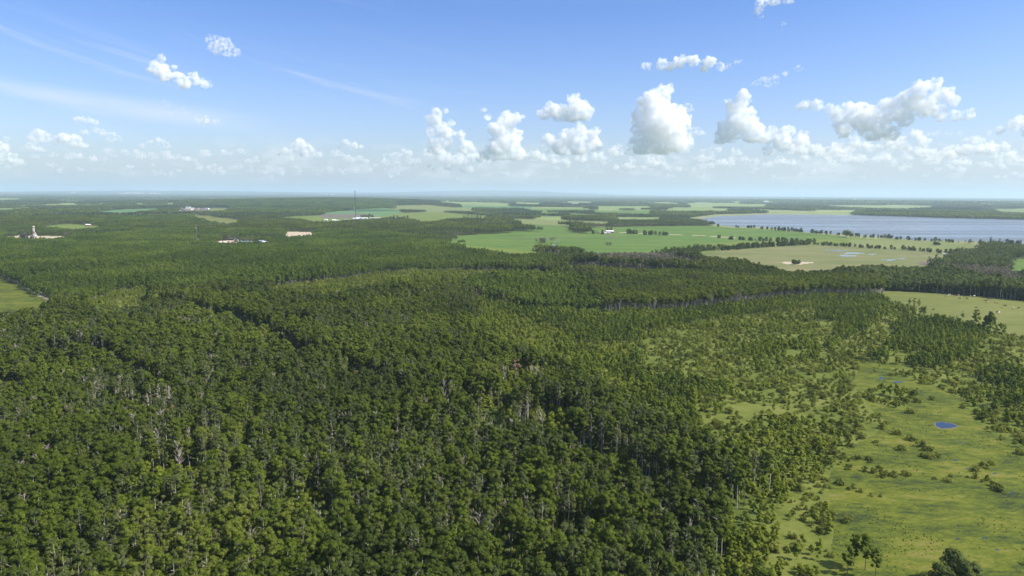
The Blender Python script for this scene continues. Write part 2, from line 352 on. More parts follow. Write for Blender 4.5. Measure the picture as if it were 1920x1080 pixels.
def plant(kind, seed, lod=0):
    """returns dict part -> (V, F, material)"""
    r = np.random.default_rng(seed); q = [1, .34, .12][lod]; s = [1, 1.75, 3.0][lod]
    if kind == 'aspen':
        h = r.uniform(14.5, 17.5); base = h * r.uniform(.42, .58); rad = r.uniform(1.8, 2.6)
        P = {'crown': crown(r, h, base, rad, 36, int(56 * q), .31 * s, .30) + (M['aspen'],)}
        if lod < 2: P['trunk'] = tubes(stem_segs(r, h, .16, base, rad, 6 if lod == 0 else 2), 5 if lod == 0 else 4) + (M['bark'],)
    elif kind == 'tall':
        h = r.uniform(14.5, 16.5); base = h * r.uniform(.58, .68); rad = r.uniform(1.9, 2.5)
        P = {'crown': crown(r, h, base, rad, 20, int(44 * q), .36 * s, .36) + (M['aspen'],), 'trunk': tubes(stem_segs(r, h, .19, base, rad, 3), 5) + (M['bark'],)}
    elif kind == 'tuft':
        h = r.uniform(.35, .7); n = 46; a = r.uniform(0, 6.283, n); rr = .55 * np.sqrt(r.random(n)); C = np.stack([rr * np.cos(a), rr * np.sin(a), h * r.uniform(.2, .9, n)], 1)
        P = {'blades': quads(C, np.stack([np.cos(a), np.sin(a), .9 + a * 0], 1) + r.normal(size=(n, 3)) * .3, .34, r) + (M['reed_leaf'],)}
    elif kind == 'thin_aspen':
        h = r.uniform(14, 17); base = h * .5; rad = r.uniform(1.5, 2.0)
        P = {'crown': crown(r, h, base, rad, 15, int(34 * q), .32 * s) + (M['grey_aspen'],), 'trunk': tubes(stem_segs(r, h, .15, base, rad, 12), 4) + (M['bark'],)}
    elif kind == 'poplar':
        h = r.uniform(14.5, 17.5); base = h * .32; rad = r.uniform(2.3, 3.0)
        P = {'crown': crown(r, h, base, rad, 30, int(70 * q), .42 * s, .3) + (M['aspen'],), 'trunk': tubes(stem_segs(r, h, .2, base, rad, 6), 5) + (M['barkd'],)}
    elif kind == 'dead':
        h = r.uniform(12, 16); P = {'trunk': dead_tree(r, h, .15) + (M['dead'],)}
    elif kind == 'rust':
        h = 15; P = {'crown': crown(r, h, 8, 2.4, 14, 40, .4) + (M['red'],), 'trunk': tubes(stem_segs(r, h, .15, 8, 2, 6)) + (M['bark'],)}
    elif kind == 'dense':
        h = r.uniform(10.5, 13); base = h * r.uniform(.28, .4); rad = r.uniform(1.5, 2.1)
        P = {'crown': crown(r, h, base, rad, 16, int(44 * q), .42 * s) + (M['dense'],)}
        if lod < 2: P['trunk'] = tubes(stem_segs(r, h, .12, base, rad, 0), 4) + (M['bark'],)
    elif kind == 'young':
        h = r.uniform(4.5, 7.5); base = h * .12; rad = r.uniform(1.0, 1.6)
        P = {'crown': crown(r, h, base, rad, 14, int(40 * q), .36 * s, .42) + (M['young'],)}
        P['trunk'] = tubes(stem_segs(r, h, .07, base, rad, 0), 4) + (M['barkd'],)
    elif kind == 'willow':
        h = r.uniform(1.8, 3.2); rad = r.uniform(1.5, 2.4)
        P = {'crown': crown(r, h, .1, rad, 13, int(46 * q), .30 * s, .42, 'dome') + (M['willow'],)}
        segs = [((0, 0, -.2), (math.cos(a) * rad * .5, math.sin(a) * rad * .5, h * .7), .05, .02) for a in np.arange(5) * 1.26]
        P['trunk'] = tubes(segs, 4) + (M['barkd'],)
    elif kind == 'spruce':
        h = r.uniform(12, 18); rad = h * .16
        P = {'crown': crown(r, h, .8, rad, 34, int(26 * q), .5 * s, .34, 'cone') + (M['spruce'],), 'trunk': tubes([((0, 0, -.3), (0, 0, h * .95), .18, .03)], 5) + (M['barkd'],)}
    elif kind == 'brush':
        h = r.uniform(5, 8); rad = r.uniform(2, 3)
        P = {'crown': crown(r, h, .4, rad, 14, int(30 * q), .34 * s, .4) + (M['brush'],)}
        P['trunk'] = tubes(stem_segs(r, h, .09, 1, rad, 10), 4) + (M['barkd'],)
    elif kind == 'shore':
        h = r.uniform(9, 13); rad = r.uniform(3.8, 5.4)
        P = {'crown': crown(r, h, h * .04, rad, 34, int(60 * q), .55 * s, .32) + (M['shore'],), 'trunk': tubes(stem_segs(r, h, .2, h * .12, rad, 6), 5) + (M['barkd'],)}
    return P
def merged(P):
    V = []; Fq = []; mi = []; mats = []; b = 0
    for k, (v, f, m) in P.items():
        if m not in mats: mats.append(m)
        V.append(v); Fq.append(f + b); mi += [mats.index(m)] * len(f); b += len(v)
    return np.concatenate(V), np.concatenate(Fq), np.array(mi), mats
def clump(kinds, seed, size, spacing, leaves, lsz, hs=1.):
    """a patch of wood far off: crowns set out on a jittered grid, each a knot of leaf sprays"""
    r = np.random.default_rng(seed); C = []; Nn = []; n = int(size / spacing); mt = []
    for i in range(n):
        for j in range(n):
            x = (i + .5 + r.uniform(-.45, .45)) * spacing - size / 2; y = (j + .5 + r.uniform(-.45, .45)) * spacing - size / 2
            k = kinds[r.integers(len(kinds))]; hh, rd, mm, bs = {'aspen': (15, 2.5, 'aspen', .5), 'dense': (12, 2.0, 'dense', .4), 'spruce': (15, 2.0, 'spruce', .1), 'brush': (8, 2.6, 'brush', .15), 'shore': (12, 3., 'shore', .2)}[k]
            hh *= r.uniform(.75, 1.15) * hs; rd *= spacing / 4.2
            d = r.normal(size=(leaves, 3)); d /= np.linalg.norm(d, axis=1, keepdims=True); d[:, 2] = np.abs(d[:, 2]) * 1.2 - .35
            b = hh * bs; c = np.array([x, y, (hh + b) / 2]); e = np.array([rd, rd, (hh - b) / 2])
            C.append(c + d * e * r.uniform(.75, 1.1, (leaves, 1))); Nn.append(d * (1, 1, .8) + r.normal(size=d.shape) * .35); mt += [mm] * leaves
    V, Fq = quads(np.concatenate(C), np.concatenate(Nn), lsz, r)
    names = sorted(set(mt)); mi = np.array([names.index(a) for a in mt])
    return V, Fq, mi, [M[a] for a in names]

# ------------------------------------------------------------------ one object of many plants: prototypes + points, set out by geometry nodes
def scatter(name, protos, pts, rot, scl, idx, label, cat):
    """protos: list of merged meshes (V,F,mi,mats); pts (n,3)"""
    V = []; Fq = []; mi = []; mats = []; pr = []; b = 0
    for k, (v, f, m_i, mm) in enumerate(protos):
        for m in mm:
            if m not in mats: mats.append(m)
        V.append(v); Fq.append(f + b); mi.append(np.array([mats.index(mm[a]) for a in m_i])); pr.append(np.full(len(v), k)); b += len(v)
    n = len(pts); V.append(pts); pr.append(np.full(n, -1))
    me = npmesh(name, np.concatenate(V), [np.concatenate(Fq)], np.concatenate(mi), mats)
    def attr(nm, tp, a, fill):
        at = me.attributes.new(nm, tp, 'POINT'); full = np.full(b + n, fill, np.float32 if tp == 'FLOAT' else np.int32); full[b:] = a; at.data.foreach_set('value', full)
    at = me.attributes.new('proto', 'INT', 'POINT'); at.data.foreach_set('value', np.concatenate(pr).astype(np.int32))
    attr('rot', 'FLOAT', rot, 0); attr('scl', 'FLOAT', scl, 1); attr('idx', 'INT', idx, 0)
    o = bpy.data.objects.new(name, me); link(o)
    ng = bpy.data.node_groups.new(name, 'GeometryNodeTree'); ng.interface.new_socket('Geometry', in_out='INPUT', socket_type='NodeSocketGeometry'); ng.interface.new_socket('Geometry', in_out='OUTPUT', socket_type='NodeSocketGeometry')
    N = ng.nodes; L = ng.links; gi = N.new('NodeGroupInput'); go = N.new('NodeGroupOutput')
    def named(nm, tp):
        a = N.new('GeometryNodeInputNamedAttribute'); a.data_type = tp; a.inputs['Name'].default_value = nm; return a.outputs['Attribute']
    pa = named('proto', 'INT')
    def sep(k):
        c = N.new('FunctionNodeCompare'); c.data_type = 'INT'; c.operation = 'EQUAL'; L.new(pa, c.inputs[2]); c.inputs[3].default_value = k
        s = N.new('GeometryNodeSeparateGeometry'); s.domain = 'POINT'; L.new(gi.outputs[0], s.inputs[0]); L.new(c.outputs[0], s.inputs['Selection']); return s.outputs[0]
    gt = N.new('GeometryNodeGeometryToInstance')
    for k in reversed(range(len(protos))): L.new(sep(k), gt.inputs[0])
    ip = N.new('GeometryNodeInstanceOnPoints'); L.new(sep(-1), ip.inputs['Points']); L.new(gt.outputs[0], ip.inputs['Instance'])
    ip.inputs['Pick Instance'].default_value = True; L.new(named('idx', 'INT'), ip.inputs['Instance Index'])
    cx = N.new('ShaderNodeCombineXYZ'); L.new(named('rot', 'FLOAT'), cx.inputs[2]); L.new(cx.outputs[0], ip.inputs['Rotation'])
    L.new(named('scl', 'FLOAT'), ip.inputs['Scale']); L.new(ip.outputs[0], go.inputs[0])
    md = o.modifiers.new('scatter', 'NODES'); md.node_group = ng
    tag(o, label, cat, None, 'stuff')
    return o

# ------------------------------------------------------------------ the land: classes painted in order (later wins)
# wood kinds: 0 mature aspen, 1 dense young aspen stand, 2 young regrowth, 3 scrub, 4 dry brush, 5 lane, 6 sapling stand (mid height), 7 dark shore poplars
LAND = []   # (class or material key, polygon, object name, label)
def wood(c, pts, z=0):
    # a low stand shows only where no tall tree stands before it
    if c in (2, 3, 6) and z <= .01:
        for h in ((4, 8, 12, 15.5) if c != 6 else (4, 8)): LAND.append((c, GP(pts, h), None, None))
    LAND.append((c, GP(pts, z), None, None))
def woodr(c, pts, wd, z=0):
    if c == 3:
        for h in (3, 6, 9, 12): LAND.append((c, ribbon(pts, wd, h), None, None))
    LAND.append((c, ribbon(pts, wd, z), None, None))
OPENN = {}
def field(m, pts, name, label, h=None):
    # the photo shows the part of a field that clears the trees standing before it: it runs on beneath their tops
    if h is None: h = 6 if name == 'cattle_pasture' else 12 if name == 'wet_meadow' else 11 if min(p[1] for p in pts) < 600 and m not in ('lake', 'puddle', 'reed') and name not in ('bare_patch', 'mud_patch') else 0
    h = {'hay_meadow': 16, 'house_lawn': 3, 'farm_yard': 5, 'well_pad': 3}.get(name, h)
    P = GP(pts); n = len(LAND)
    for z in ((h, h * .75, h * .5, h * .25) if h and min(np.hypot(P[:, 0], P[:, 1])) < 20000 else ()): LAND.append((m, GP(pts, z), None, n))
    LAND.append((m, P, name, label))
def fieldr(m, pts, wd, name, label): LAND.append((m, ribbon(pts, wd), name, label))
# --- woods
wood(1, [(-300, 420), (700, 432), (870, 452), (1000, 478), (1120, 478), (1000, 500), (880, 506), (700, 524), (560, 538), (430, 541), (300, 542), (210, 556), (107, 568), (60, 545), (0, 530), (-300, 530)], 8)
wood(1, [(430, 378), (490, 374), (640, 371), (770, 375), (740, 388), (600, 397), (480, 399), (430, 390)], 8)
wood(1, [(160, 412), (300, 402), (380, 404), (395, 414), (380, 419), (280, 421), (180, 422)], 8)
wood(2, [(515, 541), (588, 530), (640, 524), (717, 512), (862, 508), (930, 520), (990, 535), (930, 540), (860, 522), (700, 530), (600, 545)], 0)
wood(3, [(150, 572), (225, 545), (282, 538), (280, 560), (200, 585)], 0)
wood(3, [(862, 508), (925, 505), (1000, 512), (1040, 525), (980, 530), (925, 540), (890, 525)], 0)
wood(2, [(1060, 498), (1140, 500), (1290, 512), (1370, 522), (1200, 520), (1070, 512)], 3)
wood(1, [(860, 545), (960, 525), (1100, 530), (1130, 588), (1000, 584), (900, 562)], 0)
wood(8, [(1110, 560), (1120, 524), (1200, 524), (1370, 526), (1560, 530), (1655, 540), (1668, 556), (1600, 557), (1490, 561), (1440, 565), (1372, 576), (1300, 584), (1235, 588), (1130, 588)], 0)
wood(6, [(880, 560), (1000, 584), (1130, 588), (1235, 588), (1300, 584), (1372, 576), (1440, 565), (1490, 561), (1600, 557), (1665, 556), (1725, 584), (1856, 629), (1837, 670), (1755, 696), (1687, 685), (1650, 672), (1590, 677), (1500, 650), (1387, 600), (1300, 620), (1200, 640), (1230, 660), (1100, 640), (1000, 606), (900, 576)], 0)
wood(2, [(895, 570), (960, 590), (1040, 618), (1130, 655), (1200, 640), (1310, 612), (1400, 596), (1520, 582), (1500, 640), (1590, 677), (1570, 720), (1600, 760), (1600, 840), (1550, 870), (1440, 835), (1330, 800), (1250, 760), (1180, 730), (1080, 680), (960, 630), (890, 600)], 0)
wood(6, [(1180, 668), (1260, 655), (1350, 672), (1360, 720), (1270, 730), (1200, 700)], 0)
wood(3, [(1270, 640), (1340, 640), (1400, 655), (1440, 670), (1420, 690), (1340, 672), (1280, 662)], 0)
wood(3, [(1370, 660), (1500, 655), (1590, 680), (1575, 722), (1600, 760), (1500, 730), (1400, 700)], 0)
for st, wd in (([(505, 542), (550, 536), (590, 530)], 18), ([(640, 526), (720, 515), (790, 508)], 13), ([(760, 504), (870, 498)], 9), ([(1065, 502), (1140, 503), (1220, 509)], 14), ([(1210, 672), (1290, 650), (1350, 638)], 16), ([(1395, 640), (1450, 622), (1500, 600)], 11),
               ([(1480, 690), (1560, 668), (1600, 655)], 12), ([(1330, 768), (1390, 748), (1450, 742)], 12), ([(1140, 700), (1165, 722), (1195, 735)], 9)): woodr(3, st, wd)
woodr(3, [(1200, 630), (1300, 616), (1390, 598), (1530, 582)], 15)
woodr(3, [(1440, 655), (1519, 623), (1560, 606)], 14); woodr(3, [(1590, 650), (1650, 618), (1665, 600)], 13)
wood(3, [(1560, 700), (1640, 715), (1720, 750), (1712, 800), (1650, 850), (1580, 880), (1540, 885), (1560, 800)], 0)
wood(3, [(1687, 685), (1755, 696), (1837, 670), (1856, 629), (1882, 614), (2100, 640), (2100, 900), (1915, 831), (1875, 812), (1837, 760), (1815, 730), (1717, 707)], 0)
wood(6, [(1830, 705), (1870, 690), (1930, 705), (1930, 740), (1860, 745)], 0)
wood(2, [(1872, 790), (1930, 770), (2100, 780), (2100, 840), (1925, 832)], 0)
wood(3, [(1500, 925), (1450, 960), (1440, 1100), (1560, 1100), (1590, 1020), (1545, 920)], 0)
wood(2, [(1400, 940), (1480, 905), (1540, 905), (1500, 980), (1440, 1010), (1380, 1100), (1330, 1100)], 0)
wood(7, [(1477, 512), (1555, 500), (1615, 494), (1665, 492), (1752, 498), (1800, 478), (1850, 462), (1920, 458), (2100, 470), (2100, 600), (1920, 562), (1840, 555), (1765, 549), (1660, 545), (1650, 535), (1560, 520)], 0)
wood(4, [(1752, 500), (1762, 482), (1797, 472), (1840, 470), (1900, 478), (1890, 500), (1925, 512), (1925, 530), (1860, 522), (1800, 512)], 6)
wood(4, [(800, 438), (845, 432), (900, 436), (960, 440), (1010, 468), (960, 462), (880, 455), (820, 447)], 6)
wood(4, [(1075, 418), (1150, 414), (1260, 408), (1340, 415), (1320, 422), (1180, 424), (1100, 427)], 4)
wood(4, [(1090, 470), (1180, 466), (1260, 468), (1320, 490), (1250, 492), (1120, 482)], 12)
for ln, wd in (([(215, 588), (300, 580), (380, 600), (450, 622), (520, 660), (590, 700)], 17), ([(860, 770), (960, 822), (1090, 872), (1250, 950), (1330, 968), (1400, 985)], 17),
               ([(640, 690), (700, 735), (770, 770), (850, 790)], 9), ([(0, 640), (120, 650), (220, 700), (330, 760)], 8), ([(180, 770), (260, 790), (330, 800)], 12), ([(870, 845), (950, 830), (1040, 800)], 8),
               ([(500, 960), (600, 985), (640, 1040)], 8), ([(890, 575), (930, 590)], 16), ([(560, 870), (700, 850), (800, 855)], 6)):
    woodr(5, ln, wd)
# --- open land
for i, P_ in enumerate([[(742, 372.3), (780, 372.6), (778, 374), (745, 374)], [(820, 380.8), (900, 381.5), (962, 383), (955, 385), (860, 384), (825, 383)], [(858, 386.6), (930, 387.3), (1000, 388.5), (990, 390.3), (900, 389.6), (862, 388.6)], [(360, 372.3), (430, 372.3), (480, 373), (478, 374.2), (380, 374)], [(960, 379.8), (1020, 380.4), (1015, 384), (965, 383.4)],
                        [(1040, 378.5), (1110, 379), (1105, 381), (1045, 380.6)], [(100, 376), (165, 376.4), (160, 378), (105, 377.6)], [(1000, 405), (1060, 406), (1050, 408.5), (1003, 407.4)]]):
    field('far_field' if i != 2 else 'crop2', P_, 'pale_field', ['pale field behind the radio tower just under the skyline', 'long pale field right of the radio tower in the far plain', 'long blue green field right of the radio tower', 'thin pale field on the plain behind the distant works', 'pale field at the centre of the far plain', 'short pale field far off right of centre', 'thin pale field far off at the left', 'small pale field between woods left of the lake'][i])
field('meadow', [(-400, 520), (0, 522), (15, 523), (45, 537), (62, 548), (107, 565), (62, 577), (0, 582), (-400, 590)], 'hay_meadow', 'bright green hay meadow cut into the woods at the far left edge')
fieldr('sand', [(52, 520), (64, 532), (74, 543), (82, 553), (84, 560)], 3.2, 'dirt_track', 'thin dirt track running beside the left hay meadow')
field('sand', [(3, 447), (10, 443.5), (45, 441.5), (130, 443.5), (143, 447), (128, 452), (60, 455), (5, 452)], 'well_pad', 'bare clay well pad under the drilling rig')
field('hay', [(75, 424), (132, 420), (192, 424), (190, 426), (132, 429), (100, 426)], 'hay_field', 'small light green field beyond the drilling rig')
field('pasture', [(345, 402), (370, 402), (435, 410), (455, 415), (435, 419), (390, 417), (392, 412), (365, 406)], 'cutblock', 'yellow green cutover strip with dark slash piles')
fieldr('pasture', [(300, 420.5), (350, 420), (395, 418)], 40, 'forest_clearing', 'thin light clearing under the stand beside the cutover strip')
field('crop2', [(180, 396), (217, 393.5), (275, 391.5), (312, 391.5), (262, 397), (217, 400), (180, 398.5)], 'crop_field', 'blue green crop field below the wooded ridge')
field('soil', [(95, 401), (115, 399), (128, 400), (122, 404), (98, 404)], 'bare_field', 'small bare brown field among far woods at left')
field('far_field', [(-300, 371.5), (30, 371.5), (62, 373), (40, 374.5), (-300, 375)], 'pale_field', 'pale field at the far left edge under the skyline')
field('far_field', [(-200, 401), (10, 401), (14, 404), (0, 406), (-200, 406)], 'pale_field', 'pale field at the left edge beyond the rig')
field('far_field', [(32, 389), (55, 388), (52, 390.5), (34, 390.5)], 'pale_field', 'tiny pale clearing in the far left woods')
field('soil', [(325, 394), (345, 391), (440, 391), (400, 396.5), (340, 396.5)], 'factory_yard', 'grey brown yard around the white works buildings')
field('hay', [(395, 391.5), (440, 393), (420, 397), (392, 396)], 'works_field', 'light field beside the white works buildings')
field('hay', [(360, 450), (384, 449), (386, 453), (362, 456)], 'house_lawn', 'lawn behind the grey roofed house')
field('hay', [(455, 455.5), (503, 455), (505, 460), (455, 461)], 'house_lawn', 'thin clearing round the blue barn and the white roofed house', 7)
field('sand', [(410, 452), (432, 450), (448, 449), (447, 458), (425, 459), (411, 457)], 'farm_yard', 'bare yard among sheds in the woods')
field('hay', [(517, 408), (580, 404.5), (620, 404), (675, 404), (705, 401), (755, 399.5), (817, 397), (855, 400), (922, 405), (905, 411), (870, 409), (845, 412), (817, 415), (792, 416), (770, 411), (720, 409), (650, 415), (605, 418), (577, 415), (560, 410)], 'hay_field', 'wide yellow green hay field behind the farmyard')
field('crop2', [(598, 400), (660, 393.5), (725, 391.5), (760, 394), (720, 400.5), (650, 401)], 'crop_field', 'dark blue green crop field left of the tower')
field('soil', [(600, 401.3), (650, 401.5), (700, 401), (660, 403.5), (605, 403.5)], 'bare_field', 'bare strip between hay field and dark crop field')
field('oliv', [(730, 389), (805, 387.5), (892, 392), (890, 396), (812, 394), (745, 392)], 'hay_field', 'olive hay field beyond the tower')
field('sand', [(535, 434.5), (595, 435), (593, 439), (560, 441), (538, 440)], 'gravel_pad', 'bare gravel pad in the woods near the tower')
field('hay', [(822, 457), (867, 459.5), (955, 465), (1012, 471), (1005, 475.5), (955, 473), (892, 466)], 'green_strip', 'bright green strip between woods and crop field')
field('crop', [(845, 443), (880, 441), (960, 437), (960, 433.5), (1067, 435), (1110, 439), (1155, 437), (1255, 441), (1360, 446), (1435, 452), (1317, 458), (1292, 467), (1272, 468), (1185, 470), (1122, 472), (1060, 465), (1017, 462), (960, 456), (845, 447)], 'crop_field', 'large green crop field below the farm with red and white sheds')
fieldr('soil', [(960, 447.5), (1010, 447), (1060, 446.2), (1097, 445.5)], 12, 'mud_flat', 'strip of bare wet mud across the crop field')
field('soil', [(1130, 444), (1148, 443), (1153, 444.2), (1140, 445.6)], 'mud_patch', 'bare patch in the crop below the farm sheds')
field('puddle', [(1030, 453), (1040, 452.3), (1050, 452.9), (1042, 454)], 'field_pond', 'silver puddle in the crop field beside a bush')
field('puddle', [(1031, 459), (1040, 458.5), (1049, 461), (1044, 462.5)], 'field_pond', 'grey puddle at the lower edge of the crop field')
field('crop', [(1100, 427.5), (1180, 425), (1285, 423.5), (1342, 423.5), (1375, 426), (1440, 429.5), (1590, 442), (1540, 444), (1525, 450), (1440, 447), (1440, 443), (1360, 441), (1255, 438), (1155, 434.5), (1110, 432)], 'crop_field', 'long green crop field between farm road and lake')
fieldr('sand', [(1125, 434.5), (1200, 437), (1255, 439.5), (1340, 443), (1380, 446)], 13, 'farm_road', 'pale gravel farm road between the two crop fields')
field('crop', [(967, 421), (1000, 419), (1072, 425), (1070, 428), (1010, 426)], 'crop_field', 'narrow green field left of the farm')
field('oliv', [(960, 410), (1060, 413), (1147, 416), (1130, 419), (997, 415), (960, 414)], 'hay_field', 'olive field beyond the narrow green field')
field('crop', [(1070, 399.5), (1140, 404), (1135, 406), (1060, 401)], 'crop_field', 'far green sliver of crop left of the lake')
field('crop', [(1107, 394.8), (1220, 394.6), (1225, 398), (1192, 400.5), (1120, 397.5)], 'crop_field', 'far green crop field left of the lake tip')
field('crop', [(1010, 397.8), (1055, 398.2), (1055, 400), (1012, 399.6)], 'crop_field', 'thin far green strip above the olive field')
field('crop', [(985, 391.5), (1100, 391.5), (1100, 394), (990, 393.8)], 'crop_field', 'very far thin green strip')
field('far_field', [(1115, 386.5), (1222, 386.5), (1220, 390), (1122, 391)], 'pale_field', 'far pale field above the green strips')
field('far_field', [(1205, 380.5), (1275, 378.7), (1275, 382.6)], 'pale_field', 'distant pale wedge of field')
field('far_field', [(1250, 391), (1370, 391.5), (1370, 395), (1255, 394)], 'pale_field', 'far pale field over the lake tip')
field('far_field', [(1285, 381.5), (1440, 383.5), (1440, 388), (1290, 386.5)], 'pale_field', 'wide pale field beyond the lake')
field('far_field', [(1150, 407), (1240, 407.5), (1240, 410.5), (1160, 410)], 'pale_field', 'pale field beside the grey woods at the lake tip')
field('far_field', [(1440, 396), (1540, 396), (1615, 398), (1560, 401), (1440, 401)], 'pale_field', 'pale field on the far lake shore')
field('far_field', [(1540, 385), (1700, 386), (1760, 388), (1700, 391), (1620, 390)], 'pale_field', 'long pale field on the slope beyond the lake')
field('far_field', [(1860, 392), (2000, 393), (2000, 397), (1870, 396.5)], 'pale_field', 'pale field at the right edge beyond the lake')
field('reed', [(1300, 412), (1350, 421), (1440, 426), (1515, 434), (1622, 440), (1715, 447), (1852, 450), (1920, 452), (2600, 480), (2600, 520), (1935, 468), (1850, 461), (1800, 464), (1720, 453), (1660, 449), (1610, 453), (1590, 444), (1440, 430), (1375, 427), (1342, 424.5), (1310, 416)], 'lake_shore', 'grassy near shore of the lake', 0)
field('hay', [(1290, 469), (1317, 456), (1435, 451), (1440, 446), (1525, 449), (1600, 445), (1660, 450), (1700, 466), (1602, 462), (1522, 458), (1440, 464), (1305, 475)], 'field_margin', 'rough green margin with hedges between the crop and the tan field', 0)
field('reed', [(1280, 410), (1342, 402), (1440, 399.5), (1560, 401), (1560, 404), (1440, 404), (1350, 407), (1305, 415), (1290, 414)], 'lake_shore', 'pale reedy shore round the lake tip')
field('lake', [(1305, 412), (1328, 408), (1350, 405.3), (1440, 402.3), (1565, 402.8), (1660, 405), (1790, 409.5), (1920, 412), (2600, 425), (2600, 500), (1920, 457), (1852, 453), (1715, 450), (1622, 442), (1515, 436), (1440, 427), (1375, 425), (1352, 422), (1325, 417)], 'lake', 'long grey blue lake across the right of the view')
field('oliv', [(1592, 451), (1665, 447.5), (1720, 451), (1850, 459), (1820, 463), (1772, 470), (1690, 463), (1602, 456)], 'hay_field', 'olive hay field between the lake trees and a hedgerow')
field('tan', [(1305, 474), (1440, 463), (1522, 457), (1602, 461), (1690, 466), (1797, 476), (1762, 483), (1752, 492), (1750, 502), (1665, 498), (1615, 500), (1555, 508), (1477, 516), (1440, 504), (1410, 496), (1360, 488), (1322, 482)], 'grazed_field', 'tan grazed field dotted with small ponds')
field('sand', [(1462, 491), (1486, 490.3), (1530, 492), (1500, 496), (1470, 495)], 'bare_patch', 'bare ground round the dark bush on the tan field')
field('soil', [(1725, 491), (1752, 488.5), (1752, 498), (1738, 498), (1720, 495)], 'bare_patch', 'bare corner of the tan field by the dry brush')
for i, (px, py, a, b) in enumerate([(1567, 470, 16, 1.3), (1599, 475, 19, 1.5), (1585, 480, 14, 1.7), (1633, 477, 9, 1.1), (1671, 487.6, 10, 1.3), (1693, 485, 10, 1.4), (1550, 467.5, 4, .8), (1665, 466.5, 3, .7), (1731, 472, 5, .7), (1772, 475, 7, .8)]):
    t = np.arange(16) * math.pi / 8; k = 1 + .25 * np.sin(t * 3 + i) 
    LAND.append(('puddle', GP([(px + a * k[j] * math.cos(t[j]), py + b * k[j] * math.sin(t[j])) for j in range(16)]), 'field_pond',
                 ['wide silver pond farthest left in the tan field', 'long silver pond second in the upper row', 'silver pond just below the long one', 'small silver pond right of the long one', 'faint silver pond at the lower edge of the tan field', 'bright white pond at the right of the lower pair', 'tiny puddle left of the first pond', 'tiny puddle by the hedgerow above the ponds', 'pair of specks of water at the right of the tan field', 'grey puddle in the right corner of the tan field'][i]))
field('crop', [(1890, 487), (1920, 485), (2050, 488), (2050, 512), (1920, 505), (1895, 500)], 'crop_field', 'small green field at the right edge above the dark woods')
field('pasture', [(1660, 545), (1765, 549.5), (1840, 556), (1920, 563), (2100, 585), (2100, 650), (1920, 620), (1882, 613), (1815, 600), (1727, 577), (1670, 562)], 'cattle_pasture', 'light green pasture with grazing cattle at the right')
field('meadow', [(1575, 685), (1640, 680), (1687, 688), (1717, 707), (1815, 730), (1837, 760), (1850, 790), (1875, 812), (1915, 831), (2100, 900), (2300, 1300), (1540, 1300), (1557, 1090), (1545, 1040), (1540, 1010), (1550, 975), (1500, 950), (1476, 930), (1539, 905), (1555, 880), (1580, 850), (1605, 835), (1650, 805), (1706, 780), (1680, 750), (1640, 725), (1590, 722), (1560, 705)], 'wet_meadow', 'bright green wet meadow at the lower right')
def blob(cx, cyy, a, b, seed, n=22):
    t = np.arange(n) * 2 * math.pi / n; k = 1 + .15 * np.sin(t * 2 + seed) + .11 * np.sin(t * 3 + seed * 2) + .08 * np.sin(t * 7 + seed)
    return [(cx + a * k[j] * math.cos(t[j]), cyy + b * k[j] * math.sin(t[j])) for j in range(n)]
wood(3, [(1575, 685), (1610, 690), (1600, 720), (1625, 750), (1650, 790), (1600, 830), (1570, 870), (1550, 900), (1560, 940), (1540, 1000), (1520, 960), (1500, 930), (1530, 900), (1560, 850), (1590, 800), (1560, 740)], 0.02)
wood(3, [(1620, 735), (1700, 730), (1720, 745), (1690, 765), (1640, 760)], 0.02)
wood(3, [(1480, 935), (1540, 925), (1560, 985), (1560, 1100), (1440, 1100), (1440, 990)], 0.02)
wood(3, [(1800, 740), (1850, 755), (1880, 790), (1930, 800), (2000, 900), (1925, 850), (1870, 825), (1835, 790)], 0.02)
wood(3, [(1670, 690), (1760, 698), (1815, 730), (1860, 770), (1830, 765), (1790, 738), (1720, 715)], 0.02)
field('soil', blob(1769, 797.8, 19.5, 7.2, 1), 'pond_bank', 'dark muddy bank round the blue pond')
field('pond', blob(1769, 797.5, 17, 6.0, 1), 'meadow_pond', 'small deep blue pond in the wet meadow')
field('pond', blob(1685, 717.5, 9, 1.6, 2), 'marsh_pool', 'sliver of blue water in the upper marsh')
field('pond', blob(1656, 711, 5, 2.2, 3), 'marsh_pool', 'tiny pool left of the sliver of marsh water')
for i, (px, py) in enumerate([(1796, 829), (1789, 864), (1812, 879), (1863, 888), (1900, 925), (1850, 1010), (1800, 1012), (1873, 1030)]):
    field('pond', blob(px, py, 4 + i % 3, 1.1, i), 'marsh_pool', ['speck of water below the blue pond', 'speck of water among the reeds in mid meadow', 'speck of water right of the reeds', 'speck of water beside the twin bushes', 'speck of water at the right meadow edge', 'speck of water near the lower right corner', 'dark seep in the lower meadow', 'longest dark seep in the lower right corner'][i])
KEYS = [k for k, *_ in LAND]

